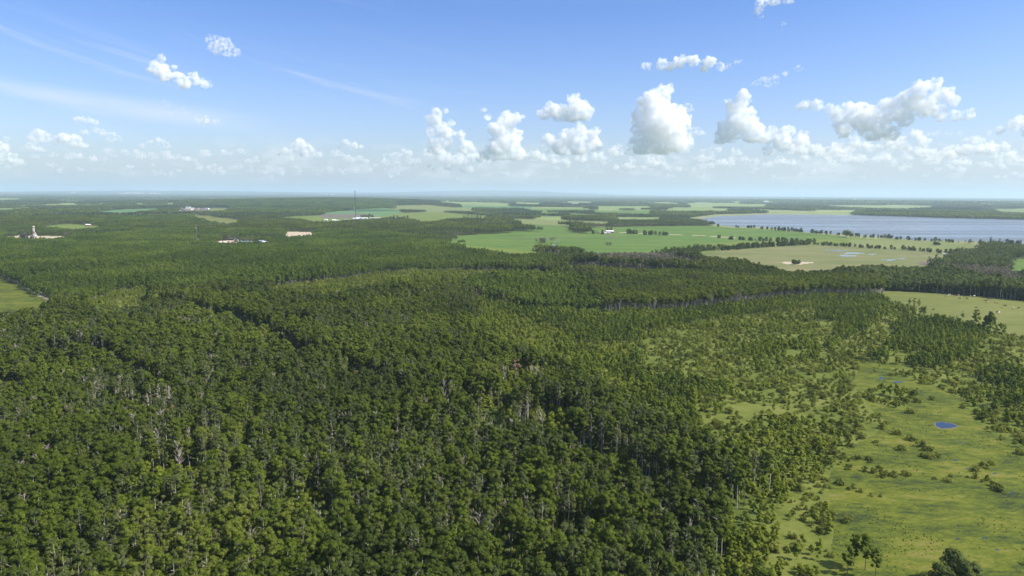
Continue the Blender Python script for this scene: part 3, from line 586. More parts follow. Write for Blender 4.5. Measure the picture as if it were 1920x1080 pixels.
def far_class(x, y, r):
    """farmland beyond the mapped ground: quarter-section fields laid on a square grid"""
    a = R(17); X = x * math.cos(a) + y * math.sin(a); Y = -x * math.sin(a) + y * math.cos(a)
    X = X + (vnoise(x, y, 900, 40) - .5) * 260; Y = Y + (vnoise(x, y, 900, 41) - .5) * 260
    cx = np.floor(X / 1300).astype(np.int64); cyy = np.floor(Y / 1700).astype(np.int64)
    h = ((cx * 73856093) ^ (cyy * 19349663)) & 0xffff; h = ((h * 2654435761) >> 8 & 0xffff) / 65535.
    ang = np.arctan2(x, y)
    den = np.clip(.22 + .75 * np.clip((ang + .1) / .5, 0, 1), .2, .72) * (.5 + vnoise(x, y, 6000, 9))
    den = np.where(ang < -.1, .42, den)
    fx = X / 1300 - cx; fy = Y / 1700 - cyy
    h2 = ((cx * 40503) ^ (cyy * 30011)) & 0xff; X2 = X / np.where(h2 > 128, 430, 640); Y2 = Y / np.where(h2 > 90, 560, 850)
    hedge = (X2 - np.floor(X2) < .13) & (vnoise(x, y, 300, 44) > .35) | (Y2 - np.floor(Y2) < .11) & (vnoise(x, y, 300, 45) > .3)
    return (h < den) & (fx > .06) & (fy > .08) & (fbm(x, y, 500, 5) > .34) & ~hedge
def landclass(x, y):
    """index into LAND (or -1 woods, -2 far field)"""
    r = np.hypot(x, y); out = np.full(x.shape, -1, np.int32)
    fm = far_class(x, y, r); ang = np.arctan2(x, y)
    near = np.where(ang < -.1, 3900, 3300)
    out[(r > near) & fm] = -2
    wob = np.clip(r / 900, .15, 1.4)   # ragged outlines
    xx = x + (vnoise(x, y, 22, 30) - .5) * 9 * wob + (vnoise(x, y, 6, 31) - .5) * 3 * wob; yy = y + (vnoise(x, y, 22, 32) - .5) * 9 * wob + (vnoise(x, y, 6, 33) - .5) * 3 * wob
    for i, (k, P, nm, lb) in enumerate(LAND):
        out[inpoly(xx, yy, P)] = i
    return out
KARR = np.array([(-1 if isinstance(k, str) else k) for k in KEYS] + [-1, 0])   # [-2]->far field, [-1]->mature wood
def woodclass(x, y):
    """wood kind 0..7 or -1 open"""
    li = landclass(x, y); return KARR[li]
RIDGE = [(G(640, 384)[0], G(640, 384)[1])]
def hz(x, y):
    """height of the land"""
    r = np.hypot(x, y); ang = np.arctan2(x, y)
    z = (fbm(x, y, 260, 60) - .5) * 5 * np.clip((r - 150) / 300, 0, 1) * np.clip((1500 - r) / 600, 0, 1)
    b = np.exp(-((ang + .25) / .19) ** 2) * np.exp(-((r - 6600) / 1300.) ** 2) * 42 * (.75 + .5 * vnoise(x, y, 1500, 3))
    b2 = np.exp(-((ang + .02) / .13) ** 2) * np.exp(-((r - 42000) / 7000.) ** 2) * 250
    b3 = np.exp(-((ang + .42) / .2) ** 2) * np.exp(-((r - 40000) / 7000.) ** 2) * 120
    b4 = np.exp(-((ang - .5) / .25) ** 2) * np.exp(-((r - 11500) / 2500.) ** 2) * 26
    b5 = np.clip((r - 20000) / 25000, 0, 1) * 55 * (vnoise(x, y, 9000, 12))
    return z + b + b2 + b3 + b4 + b5

def build_ground():
    th = np.concatenate([np.linspace(1.1, .62, 14)[:-1], np.arange(.62, .03, -.00062)])
    rad = np.concatenate([[12, 30], H / np.tan(th)]); far = [rad[-1]]
    while far[-1] < 62000: far.append(far[-1] * 1.0125)
    rad = np.concatenate([rad, far[1:]])
    az = np.concatenate([np.linspace(-math.pi, -.76, 26)[:-1], np.arange(-.76, .76, .00085), np.linspace(.76, math.pi, 26)[1:]])
    nr, na = len(rad), len(az); A, Rr = np.meshgrid(az, rad)
    X = Rr * np.sin(A); Y = Rr * np.cos(A); Z = hz(X, Y)
    V = np.stack([X, Y, Z], -1).reshape(-1, 3)
    i = np.arange(nr - 1)[:, None] * na + np.arange(na - 1)[None]
    Fq = np.stack([i, i + 1, i + na + 1, i + na], -1).reshape(-1, 4)[:, ::-1]
    C = V[Fq].mean(1); cl = landclass(C[:, 0], C[:, 1])
    wk = KARR[cl]
    def part(sel, name, mat, label, kind='structure', dz=0):
        f = Fq[sel]
        if len(f) == 0: return
        u, inv = np.unique(f, return_inverse=True); me = npmesh(name, V[u] + (0, 0, dz), [inv.reshape(-1, 4)], None, [mat], True)
        o = bpy.data.objects.new(name, me); link(o); tag(o, label, name.replace('_', ' '), None, kind)
    isw = (cl == -1) | (wk == 0) | (wk == 1) | (wk == 5) | (wk == 7) | (wk == 4) | (wk == 8)
    isw &= ~((cl >= 0) & (wk == -1)); isw &= cl != -2
    part(isw, 'ground', M['forest_floor'], 'dark forest floor under the aspen woods')
    part((cl >= 0) & ((wk == 2) | (wk == 3) | (wk == 6)), 'scrub_ground', M['scrub'], 'yellow green rough grass between scrub and young trees')
    part(cl == -2, 'farmland', M['far_field'], 'pale quarter section fields scattered towards the skyline')
    acc = None
    for k, (key, P, nm, lb) in enumerate(LAND):
        if nm is None and isinstance(lb, int): acc = (cl == k) if acc is None else acc | (cl == k)
        elif nm:
            sel = (cl == k) if acc is None else acc | (cl == k); acc = None
            part(sel, nm, M[key], lb)
    C0 = np.array([[0, 0]]); n = 24; t = -np.arange(n) * 2 * math.pi / n
    # small cap right under the drone
    ring = np.stack([np.sin(az) * 12, np.cos(az) * 12, np.zeros(na)], 1); Vc = np.concatenate([ring, [[0, 0, 0]]]); k = np.arange(na - 1)
    me = npmesh('ground_cap', Vc, [np.stack([k + 1, k, np.full(na - 1, na)], 1)], None, [M['forest_floor']]); o = link(bpy.data.objects.new('ground', me)); tag(o, 'forest floor below the camera', 'ground', None, 'structure')
build_ground()

# ------------------------------------------------------------------ woods
HFOV = .66
def grid_pts(r0, r1, sp, jit=.46, half=.73):
    n = int(r1 / sp) + 1; xs = np.arange(-int(r1 * math.sin(half) / sp) - 1, int(r1 * math.sin(half) / sp) + 2) * sp; ys = np.arange(0, n) * sp
    X, Y = np.meshgrid(xs, ys); X = X + (np.arange(len(ys)) % 2 * sp * .5)[:, None]
    X = X.ravel() + rng.uniform(-jit, jit, X.size) * sp; Y = Y.ravel() + rng.uniform(-jit, jit, Y.size) * sp
    r = np.hypot(X, Y); a = np.arctan2(X, Y); k = (r >= r0) & (r < r1) & (np.abs(a) < half)
    return X[k], Y[k]
def pix(x, y, z):
    P = np.stack([x, y, z - H], -1) @ CR; d = -P[..., 2]; return 960 + F * P[..., 0] / d, 540 - F * P[..., 1] / d
PROT = {}
def protos(kind, n, lod):
    k = (kind, n, lod)
    if k not in PROT: PROT[k] = [merged(plant(kind, 1000 * lod + 37 * i + sum(map(ord, kind)), lod)) for i in range(n)]
    return PROT[k]
NEARSETS = {}   # kind -> candidate individuals
def make_woods():
    acc = {}   # (kind, lod) -> lists
    def add(kind, lod, x, y, s): acc.setdefault((kind, lod), []).append((x, y, s))
    X, Y = grid_pts(120, 1150, 3.25); wc = woodclass(X, Y); r = np.hypot(X, Y); u = rng.random(len(X)); v = rng.random(len(X))
    sn = fbm(X, Y, 45, 70); s2 = fbm(X, Y, 120, 75)
    lodf = lambda rr: np.where(rr < 360, 0, np.where(rr < 1150, 1, 2))
    def put(kind, sel, smin, smax, maxlod=2):
        for l in range(3):
            k = sel & (np.minimum(lodf(r), maxlod) == l)
            if k.any(): add(kind, l, X[k], Y[k], lerp(smin, smax, rng.random(k.sum())) * (.72 + .52 * s2[k]))
    m = wc == 0
    gap = (sn < .30)                              # small natural openings
    dead = v < (.022 + .10 * (fbm(X, Y, 70, 81) > .62))
    thin = (v > .80 - .35 * (fbm(X, Y, 60, 83) > .56)) & ~dead
    pop = (v > .12) & (v < .26) & ~thin
    put('aspen', m & ~gap & ~dead & ~thin & ~pop, .78, 1.08)
    put('thin_aspen', m & ~gap & thin & (u < .8), .8, 1.08, 1)
    put('poplar', m & ~gap & pop & (u < .8), .7, 1.0)
    put('dead', m & dead, .75, 1.0, 0)
    put('young', m & gap & (u < .55), .6, 1.1, 1)
    Xu, Yu = grid_pts(130, 800, 4.4); ku = (woodclass(Xu, Yu) == 0) & (rng.random(len(Xu)) < .75); Xu, Yu = Xu[ku], Yu[ku]; ru = np.hypot(Xu, Yu)
    add('young', 1, Xu, Yu, rng.uniform(.55, 1.25, len(Xu)))
    put('rust', m & (u < .0012) & (r > 300), .8, 1.0, 0)
    m = wc == 5
    put('young', m & (u < .45), .5, .9, 1)
    m = wc == 1
    put('dense', m & (fbm(X, Y, 30, 61) > .27), .72, 1.15)
    m = wc == 6
    put('dense', m & (sn > .33) & (v < .75), .42, .66); put('young', m & (sn > .3) & (v >= .75), .8, 1.2, 1)
    m = wc == 8
    put('tall', m & ~dead, .86, 1.05); put('dead', m & dead, .8, 1., 0)
    m = wc == 2
    put('young', m & (sn > .46) & (v < .55), .55, 1.0, 1); put('dense', m & (sn > .64) & (v >= .8), .4, .62); put('willow', m & (sn <= .45) & (u < .4), .6, 1.2, 1)
    m = wc == 3
    put('young', m & (sn > .60) & (u < .6), .4, .9, 1); put('willow', m & (u < .2), .45, 1.1, 1)
    m = wc == 4
    put('brush', m, .8, 1.3, 1)
    m = wc == 7
    put('shore', m & (u < .42), .75, 1.15, 1); put('brush', m & (u > .42) & (u < .56), .8, 1.3, 1); put('aspen', m & (u > .75), .6, .8)
    x, y = grid_pts(140, 900, 2.3); c = woodclass(x, y); u2 = rng.random(len(x)); n2 = fbm(x, y, 18, 95); rr = np.hypot(x, y)
    for l, (a0, a1) in enumerate(((0, 330), (330, 2000))):
        z_ = (rr >= a0) & (rr < a1)
        k = z_ & (c == 3) & (u2 < .07 + .5 * (n2 > .5)); add('willow', l, x[k], y[k], rng.uniform(.18, .55, k.sum()))
        k = z_ & (c == 3) & (u2 > .93); add('young', 1, x[k], y[k], rng.uniform(.3, .8, k.sum()))
        k = z_ & (c == 2) & (u2 < .16 + .25 * (n2 > .5)); add('willow', l, x[k], y[k], rng.uniform(.25, .7, k.sum()))
        k = z_ & (c == 2) & (u2 > .86); add('young', 1, x[k], y[k], rng.uniform(.4, .9, k.sum()))
        k = z_ & (c == 6) & (u2 < .2); add('young', 1, x[k], y[k], rng.uniform(.4, .8, k.sum()))
    x, y = grid_pts(140, 460, 1.35, half=.72); li = landclass(x, y); k = np.array([KEYS[i] == 'meadow' if i >= 0 else False for i in li]) & (rng.random(len(x)) < .03 + .42 * (fbm(x, y, 15, 97) > .60)); add('tuft', 0, x[k], y[k], rng.uniform(.2, .45, k.sum()))
    # bushes out on the wet meadow, thickening toward its edges
    x, y = grid_pts(150, 520, 2.6, half=.72); li = landclass(x, y); k = np.array([KEYS[i] == 'meadow' if i >= 0 else False for i in li])
    c = fbm(x, y, 26, 90); pk = k & (((c > .66) & (fbm(x, y, 9, 91) > .45) & (rng.random(len(x)) < .75)) | (rng.random(len(x)) < .003))
    px, py = pix(x, y, np.zeros_like(x)); pk &= ~((np.abs(px - 1769) < 40) & (np.abs(py - 797) < 16))
    pk &= (px < 1650) | (py < 760) | (rng.random(len(x)) < .35)
    add('willow', 0, x[pk], y[pk], rng.uniform(.2, .7, pk.sum()))
    # young trees and bushes seen one by one in the photograph
    for (px, py, s) in [(1600, 1062, .62), (1588, 1078, .55), (1622, 1070, .6), (1640, 1086, .5), (1400, 1066, .6)]:
        a, b = G(px, py); add('poplar', 0, np.array([a]), np.array([b]), np.array([s]))
    for (px, py, s) in [(1785, 1096, .72), (1762, 1108, .6), (1815, 1110, .66), (1740, 1112, .5), (1835, 1120, .6), (1800, 1085, .5)]:
        a, b = G(px, py); add('shore', 0, np.array([a]), np.array([b]), np.array([s]))
    for (px, py, s) in [(1845, 878, .9), (1832, 885, .8), (1858, 873, .7), (1873, 922, 1.0), (1866, 914, .8), (1912, 852, .9), (1745, 860, .9), (1733, 858, .8), (1757, 858, .7), (1663, 892, .8), (1650, 884, .8), (1677, 896, .7), (1640, 889, .7), (1655, 897, .7), (1700, 893, .8), (1690, 845, .9), (1708, 826, 1.), (1740, 846, 1.), (1725, 838, .9), (1706, 775, .9), (1680, 815, .9), (1720, 755, .9), (1748, 750, .7), (1805, 765, .7), (1575, 910, .9), (1560, 975, .8), (1590, 980, .8), (1545, 1000, .9)]:
        a, b = G(px, py); add('willow', 0, np.array([a]), np.array([b]), np.array([s]))
    for (px, py, s) in [(1655, 740, 1.1), (1668, 742, 1.2), (1680, 745, 1.), (1694, 742, .9), (1715, 752, 1.), (1640, 700, .5), (1648, 690, .6), (1712, 640 + 12, .7), (1714, 573, 1.2), (1722, 575, 1.1), (1706, 572, 1.), (1866, 627, 1.3), (1875, 625, 1.3), (1855, 622, 1.2), (1882, 628, 1.1), (1805, 600, 1.)]:
        a, b = G(px, py); add('young', 0, np.array([a]), np.array([b]), np.array([s]))
    return acc
ACC = make_woods()
KINDS = {  # kind: (object, crown name, category, label of singles, group, label of the mass)
 'aspen': ('aspen_tree', 'aspen', 'green crowned aspen with pale trunk', 'aspens in the near woods', 'aspen_forest', 'thick aspen forest of green crowns over pale trunks'),
 'tall': ('tall_aspen_tree', 'aspen', 'tall aspen with long bare trunk', 'tall aspens', 'tall_aspen_stand', 'even stand of tall aspens with long pale trunks showing along its edge'),
 'tuft': ('reed_tuft', 'grass', 'reed tuft', 'reed tufts', 'reed_tufts', 'tufts of reed and sedge all over the wet meadow'),
 'thin_aspen': ('thin_aspen_tree', 'aspen', 'thin greyish aspen with sparse crown', 'sparse aspens in the near woods', 'sparse_aspen_forest', 'sparse grey green aspens scattered through the forest'),
 'poplar': ('poplar_tree', 'poplar', 'broad poplar with full dark crown', 'broad poplars in the near woods', 'poplar_forest', 'broad dark green poplars scattered through the forest'),
 'dead': ('dead_tree', 'dead tree', 'bare dead aspen with pale branches', 'dead trees among the aspens', 'dead_trees', 'further bare dead trees among the aspens'),
 'rust': ('rust_leaved_tree', 'aspen', 'rust brown aspen among green crowns', 'rust brown aspens', 'rust_trees', 'rust brown aspens'),
 'dense': ('pole_aspen_tree', 'aspen', 'middle sized dark green aspen standing beside the scrub', 'pole aspens beside the scrub', 'dense_aspen_forest', 'even dense aspen stand with fine texture across the middle ground'),
 'young': ('young_aspen_tree', 'young aspen', 'young bright green aspen', 'young aspens in the scrub', 'young_aspen_regrowth', 'bright young aspen regrowth between the older stands'),
 'willow': ('willow_bush', 'bush', 'rounded yellow green bush', 'willow bushes on the wet meadow', 'willow_scrub', 'low willow scrub covering the open ground'),
 'brush': ('dry_brush_bush', 'bush', 'grey brown half bare brush', 'grey brown brush', 'dry_brush_thicket', 'grey brown thicket of half bare brush'),
 'shore': ('balsam_tree', 'tree', 'bushy round poplar at the bottom edge of the wet meadow', 'bushy poplars at the bottom edge', 'dark_poplar_wood', 'dark rounded poplars in the wood beyond the pasture'),
}
NSING = {'tall': 0, 'tuft': 0, 'aspen': 300, 'thin_aspen': 150, 'poplar': 150, 'dead': 120, 'rust': 20, 'dense': 0, 'young': 300, 'willow': 300, 'brush': 0, 'shore': 6}
def place(px, py):
    if py > 900:
        w = ['in the bottom left corner', 'left along the bottom edge', 'left of centre along the bottom edge', 'at the centre of the bottom edge', 'right of centre along the bottom edge', 'by the lower end of the meadow edge', 'low on the wet meadow', 'in the bottom right corner']
    elif py > 760:
        w = ['at the left edge below mid height', 'in the lower left woods', 'in the woods left of centre', 'in the woods below the centre', 'in the dark woods right of centre', 'beside the left shore of the wet meadow', 'near the blue pond', 'at the right edge below the pond']
    elif py > 640:
        w = ['at the left edge at mid height', 'in the left woods at mid height', 'in the woods just left of the centre', 'at the centre of the view', 'in the bright regrowth right of centre', 'in the scrub above the meadow', 'in the scrub above the blue pond', 'at the right edge above the pond']
    else: w = ['far back at the left', 'far back in the left woods', 'far back left of centre', 'far back near the centre', 'far back right of centre', 'far back before the tall stand', 'far back below the pasture', 'far back at the right edge']
    return w[int(min(7, max(0, px / 240)))]
def emit():
    part_meshes = {}
    for kind in KINDS:
        nm, cat, lab, grp, mnm, mlab = KINDS[kind]
        rows = []
        for l in range(3):
            for (x, y, s) in ACC.get((kind, l), []): rows.append(np.stack([x, y, s, np.full(len(x), l)], 1))
        if not rows: continue
        T = np.concatenate(rows); z = hz(T[:, 0], T[:, 1]); px, py = pix(T[:, 0], T[:, 1], z + 6 * T[:, 2])
        inv = (px > -8) & (px < 1928) & (py < 1088)
        d = np.hypot(T[:, 0], T[:, 1]); order = np.argsort(np.where(inv, d, 1e9)); ns = min(NSING[kind], int(inv.sum()))
        sing = order[:ns]; rest = order[ns:]
        rot = rng.uniform(0, 2 * math.pi, len(T)); nv = {0: 12, 1: 10, 2: 5}
        vi = rng.integers(0, 5040, len(T))
        for i in sing:
            l = int(T[i, 3]); v = int(vi[i] % nv[l]); key = (kind, v, l)
            if key not in part_meshes:
                P = plant(kind, 1000 * l + 37 * v + sum(map(ord, kind)), l)
                part_meshes[key] = {k: npmesh(k, a, [f], None, [m]) for k, (a, f, m) in P.items()}
            if len(part_meshes[key]) == 1:
                o = bpy.data.objects.new(nm, next(iter(part_meshes[key].values()))); link(o); o.location = (T[i, 0], T[i, 1], z[i]); o.rotation_euler = (0, 0, rot[i]); o.scale = (T[i, 2],) * 3
            else:
                o = empty(nm, (T[i, 0], T[i, 1], z[i]), rot[i], T[i, 2])
                for k, me in part_meshes[key].items():
                    c = bpy.data.objects.new(k, me); link(c); c.parent = o
            tag(o, lab if kind == 'shore' else lab + ' ' + place(float(px[i]), float(py[i])), cat, grp)
        lods = sorted(set(T[rest, 3].astype(int)))
        if len(rest):
            pr = []; off = {}
            for l in lods: off[l] = len(pr); pr += protos(kind, nv[l], l)
            ix = np.array([off[int(l)] + int(v % nv[int(l)]) for l, v in zip(T[rest, 3], vi[rest])])
            scatter(mnm, pr, np.stack([T[rest, 0], T[rest, 1], z[rest]], 1), rot[rest], T[rest, 2], ix, mlab, cat + ' woods' if cat != 'bush' else 'bushes')
emit()
def far_woods():
    # (range, cell, spacing, leaves per crown, leaf size)
    for n, (r0, r1, cell, sp, lv, ls, hs) in enumerate([(1150, 3000, 17, 4.0, 26, 1.15, 1), (3000, 8200, 55, 6.5, 9, 3.0, .85), (8200, 42000, 260, 20, 5, 11, .75)]):
        x, y = grid_pts(r0, r1, cell, .12); wc = woodclass(x, y); u = rng.random(len(x)); big = fbm(x, y, 900, 50)
        sets = {}
        if n == 0:
            pz = fbm(x, y, 260, 55); sets = {'mixed': (wc == 0) & (big <= .60) & (pz > .34), 'spr': (wc == 0) & (big > .60), 'dense': ((wc == 1) & (pz < .66)) | (wc == 6), 'brush': (wc == 4) | (wc == 2) | ((wc == 0) & (big <= .6) & (pz <= .34)), 'shore': (wc == 7) | (wc == 3) | ((wc == 1) & (pz >= .66))}
            kinds = {'mixed': ['aspen', 'shore', 'aspen', 'brush'], 'spr': ['spruce', 'shore', 'spruce', 'aspen'], 'dense': ['dense'], 'brush': ['brush', 'brush', 'shore'], 'shore': ['shore', 'shore', 'brush']}
        elif n == 1:
            sets = {'mixed': (wc >= 0) & (big <= .52) & (wc != 1), 'spr': (wc >= 0) & (big > .52) & (wc != 1), 'dense': wc == 1}; kinds = {'mixed': ['aspen', 'shore', 'brush', 'shore'], 'spr': ['spruce', 'shore', 'shore'], 'dense': ['dense', 'dense', 'shore']}
        else:
            sets = {'mixed': (wc >= 0)}; kinds = {'mixed': ['shore', 'spruce', 'aspen']}
        pr = []; P = []; ix = []
        for k, sel in sets.items():
            if not sel.any(): continue
            b = len(pr); pr += [clump(kinds[k], 300 + n * 40 + i + len(k), cell * 1.06, sp, lv, ls, hs) for i in range(4)]
            P.append(np.stack([x[sel], y[sel]], 1)); ix.append(b + rng.integers(0, 4, sel.sum()))
        P = np.concatenate(P); ix = np.concatenate(ix)
        scatter(['middle_distance_woods', 'distant_woods', 'skyline_woods'][n], pr, np.stack([P[:, 0], P[:, 1], hz(P[:, 0], P[:, 1])], 1), rng.integers(0, 4, len(P)) * (math.pi / 2) + rng.uniform(-.1, .1, len(P)), rng.uniform(.9, 1.12, len(P)) * (.7 + .6 * fbm(P[:, 0], P[:, 1], 170 if n < 1 else 700, 57)), ix,
                ['mixed woods in the middle distance between the fields', 'distant dark green woods broken by fields', 'bluish woods fading out to the skyline'][n], 'woods')
far_woods()

# ------------------------------------------------------------------ trees and bushes seen one by one along rows and in fields
CNT = {}
def solo(kind, x, y, s, name, cat, label, group):
    lod = 1; v = CNT.get(kind, 0) % 6; CNT[kind] = CNT.get(kind, 0) + 1
    key = ('solo', kind, v)
    if key not in CNT: CNT[key] = {k: npmesh(k, a, [f], None, [m]) for k, (a, f, m) in plant(kind, 37 * v + 5, lod).items()}
    o = empty(name, (x, y, float(hz(np.array(x), np.array(y)))), random.uniform(0, 6.28), s)
    for k, me in CNT[key].items():
        c = bpy.data.objects.new(k, me); link(c); c.parent = o
    tag(o, label, cat, group); return o
def row(pts, sp, kinds, s, name, cat, label, group, jit=6, keep=1.):
    P = GP(pts)
    for a, b in zip(P[:-1], P[1:]):
        L = np.linalg.norm(b - a); n = max(1, int(L / sp * 2.1))
        for i in range(n):
            if random.random() > keep: continue
            q = a + (b - a) * (i + random.random()) / n
            k = random.choice(kinds); solo(k, q[0] + random.uniform(-jit, jit), q[1] + random.uniform(-jit, jit), s * random.uniform(.7, 1.15), name, cat, label, group)
T_, B_ = 'poplar_tree', 'field_bush'
for pts in ([(1450, 431.5), (1510, 436)], [(1519, 437), (1542, 439)], [(1549, 440), (1560, 440)], [(1570, 441), (1574, 441)], [(1583, 443), (1600, 444)]):
    row(pts, 15, ['shore'], .85, 'shore_tree', 'tree', 'dark rounded tree in the broken row between the crop field and the lake', 'trees along the near lake shore')
row([(1604, 445), (1650, 446), (1680, 448)], 14, ['shore'], .8, 'shore_tree', 'tree', 'dark tree in the close row at the head of the olive hay field', 'trees at the head of the olive field', 7)
row([(1680, 449), (1720, 451), (1790, 455), (1850, 458)], 15, ['shore', 'shore', 'brush'], .75, 'shore_tree', 'tree', 'tree in the ragged row between the olive hay field and the lake', 'trees between the olive field and the lake', 5)
row([(1850, 458), (1885, 461), (1930, 464)], 11, ['spruce', 'shore'], .95, 'shore_tree', 'tree', 'taller dark tree in the row by the lake at the right edge', 'trees by the lake at the right edge', 10)
for pts in ([(1343, 424.5), (1352, 425)], [(1379, 427), (1389, 427)], [(1398, 427.5), (1418, 428.5)], [(1428, 429.5), (1442, 430.5)]):
    row(pts, 16, ['shore'], .8, 'shore_tree', 'tree', 'dark tree in a small knot near the tip of the lake', 'tree knots near the lake tip')
row([(1341, 446.5), (1358, 447.5)], 18, ['shore'], .7, 'hedgerow_tree', 'tree', 'tree in the short hedge left of the long hedgerow', 'short hedge on the farm road')
row([(1363, 449), (1440, 453), (1530, 455)], 11, ['shore', 'shore', 'brush'], .8, 'hedgerow_tree', 'tree', 'tree in the long hedgerow below the green crop field', 'long hedgerow below the crop field', 5)
row([(1292, 471.5), (1360, 469), (1440, 463), (1520, 458.5)], 9, ['shore'], .85, 'hedgerow_tree', 'tree', 'tree in the hedgerow at the head of the tan field', 'hedgerow heading the tan field', 6)
for pts in ([(1525, 459), (1602, 463.5)], [(1607, 464.5), (1660, 467)], [(1668, 467.5), (1681, 468)], [(1690, 468), (1728, 471.5)], [(1737, 473), (1767, 475)], [(1775, 476), (1815, 473)]):
    row(pts, 9, ['shore'], .62, 'hedgerow_tree', 'tree', 'low dark tree in the gapped hedge above the silver ponds', 'gapped hedge above the ponds', 4)
def knot(px, py, wpx, n, kinds, s, name, cat, label, group):
    for i in range(n):
        x, y = G(px + random.uniform(-.5, .5) * wpx, py + random.uniform(-.5, .5)); solo(random.choice(kinds), x, y, s * random.uniform(.8, 1.1), name, cat, label, group)
knot(1013, 455.5, 17, 9, ['brush'], 1.5, B_, 'bush', 'grey green bush in the large rounded knot beside the silver puddle', 'large rounded bush knot')
knot(1035, 450, 15, 6, ['brush'], .9, B_, 'bush', 'low bush behind and right of the large bush knot', 'low bushes behind the large knot')
knot(1142, 460, 13, 6, ['brush'], .9, B_, 'bush', 'grey brown bush alone in the middle of the big crop field', 'brown bushes in mid crop field')
knot(1184, 438.5, 18, 7, ['shore'], 1., T_, 'tree', 'dark tree in the first knot right of the white roofed barn', 'first knot right of the barn')
knot(1219, 440.5, 26, 8, ['shore'], .95, T_, 'tree', 'dark tree in the second knot right of the barn on the road', 'second knot right of the barn')
knot(1244, 441.5, 13, 5, ['shore'], .75, T_, 'tree', 'small dark tree in the third knot right of the barn', 'third knot right of the barn')
knot(1121, 439, 20, 8, ['brush', 'shore'], .95, T_, 'tree', 'greyish tree at the left side of the farm sheds', 'trees left of the farm sheds')
knot(1141, 433.5, 12, 4, ['shore'], .85, T_, 'tree', 'tree behind the white roofed barn', 'trees behind the barn')
knot(1494, 495, 15, 7, ['shore'], .55, B_, 'bush', 'small dark bush on bare ground in the tan field', 'dark bushes on the tan field')
knot(1757, 459.5, 14, 6, ['shore'], .55, B_, 'bush', 'rounded bush alone on the olive hay field', 'bushes on the olive field')
knot(745, 415.5, 42, 26, ['shore', 'spruce'], 1.35, T_, 'tree', 'tall dark tree in the grove right of the tower', 'grove right of the tower')
knot(688, 408.5, 22, 9, ['shore'], 1.2, T_, 'tree', 'dark tree in the small grove behind the tower', 'small grove behind the tower')
knot(885, 411, 34, 10, ['spruce'], 1.3, 'spruce_tree', 'spruce', 'dark spruce beside the white farmhouse far right of the tower', 'spruces by the far farmhouse')
knot(944, 412, 20, 7, ['spruce'], 1.3, 'spruce_tree', 'spruce', 'dark spruce in the pointed clump below the olive field', 'spruces below the olive field')
knot(140, 401, 12, 7, ['shore'], 1.4, T_, 'tree', 'dark round tree beside the brown field far left', 'round trees by the brown field')
knot(210, 424, 26, 9, ['shore'], 1.3, T_, 'tree', 'dark tree at the right end of the light field beyond the rig', 'trees at the end of the light field')

# ------------------------------------------------------------------ built things
BM = {'white': simple('white_paint', (.74, .74, .72), .5), 'cream': simple('cream_siding', (.56, .50, .40), .7), 'red': simple('red_siding', (.26, .09, .065), .6), 'grey': simple('grey_shingle', (.22, .22, .23), .8),
      'greyl': simple('grey_metal_roof', (.48, .50, .53), .4), 'blue': simple('blue_metal_roof', (.20, .30, .40), .4), 'dark': simple('black_tarpaulin', (.025, .027, .03), .7), 'glass': simple('window_glass', (.04, .05, .06), .1),
      'steel': simple('galvanised_steel', (.30, .31, .32), .5, .3), 'steeld': simple('dark_steel', (.09, .095, .10), .6, .2), 'orange': simple('red_orange_paint', (.50, .10, .04), .5), 'yellow': simple('yellow_paint', (.55, .38, .06), .5), 'teal': simple('teal_paint', (.06, .24, .26), .5)}
def house(px, py, L, D, hh, wall, roof, rz, name, cat, label, pitch=.45, z=0, win=2):
    x, y = G(px, py); x = float(x); y = float(y); z = float(hz(np.array(x), np.array(y))); o = empty(name, (x, y, z - .1), rz)
    w = MB(); a, b = L / 2, D / 2; rh = b * pitch
    w.add([(-a, -b, 0), (a, -b, 0), (a, b, 0), (-a, b, 0), (-a, -b, hh), (a, -b, hh), (a, b, hh), (-a, b, hh), (-a, 0, hh + rh), (a, 0, hh + rh)],
          [(0, 1, 5, 4), (1, 2, 6, 9, 5), (2, 3, 7, 6), (3, 0, 4, 8, 7), (3, 2, 1, 0)]); w.build('wall', BM[wall], o)
    r = MB(); e = .6; sl = rh / b; t = .18
    for s in (-1, 1):
        r.add([(-a - e, s * (b + e), hh - e * sl), (a + e, s * (b + e), hh - e * sl), (a + e, 0, hh + rh), (-a - e, 0, hh + rh), (-a - e, s * (b + e), hh - e * sl + t), (a + e, s * (b + e), hh - e * sl + t), (a + e, 0, hh + rh + t), (-a - e, 0, hh + rh + t)],
              [(0, 1, 2, 3), (7, 6, 5, 4), (0, 4, 5, 1), (1, 5, 6, 2), (3, 7, 4, 0)])
    r.build('roof', BM[roof], o)
    MB().box((0, -b - .04, min(1.1, hh * .4) + .02), (min(3.6, L * .25), .08, min(2.2, hh * .8))).build('door', BM['grey' if wall != 'grey' else 'white'], o)
    for i in range(win):
        xx = (i + 1) / (win + 1) * L - a; xx += L * .12 * (1 if xx >= 0 else -1); MB().box((xx, -b - .04, hh * .6), (1.3, .08, 1.)).build('window', BM['glass'], o)
    tag(o, label, cat); return o
house(1143, 436.3, 20, 10, 4, 'red', 'white', R(4), 'barn', 'barn', 'long barn with white roof and red walls on the farm road')
house(1129, 438.8, 8, 6, 3, 'red', 'white', R(2), 'shed', 'shed', 'small white roofed shed, leftmost of the farm sheds')
house(1135.5, 438.8, 6, 5, 2.6, 'white', 'white', R(2), 'shed', 'shed', 'small all white shed between two farm sheds')
house(1141.5, 438.9, 7, 5, 2.8, 'red', 'greyl', R(8), 'shed', 'shed', 'small grey roofed shed just below the long barn')
house(1082, 427.5, 4, 4, 3, 'white', 'white', 0, 'hut', 'hut', 'tiny white hut left of the farm at the wood edge', win=0)
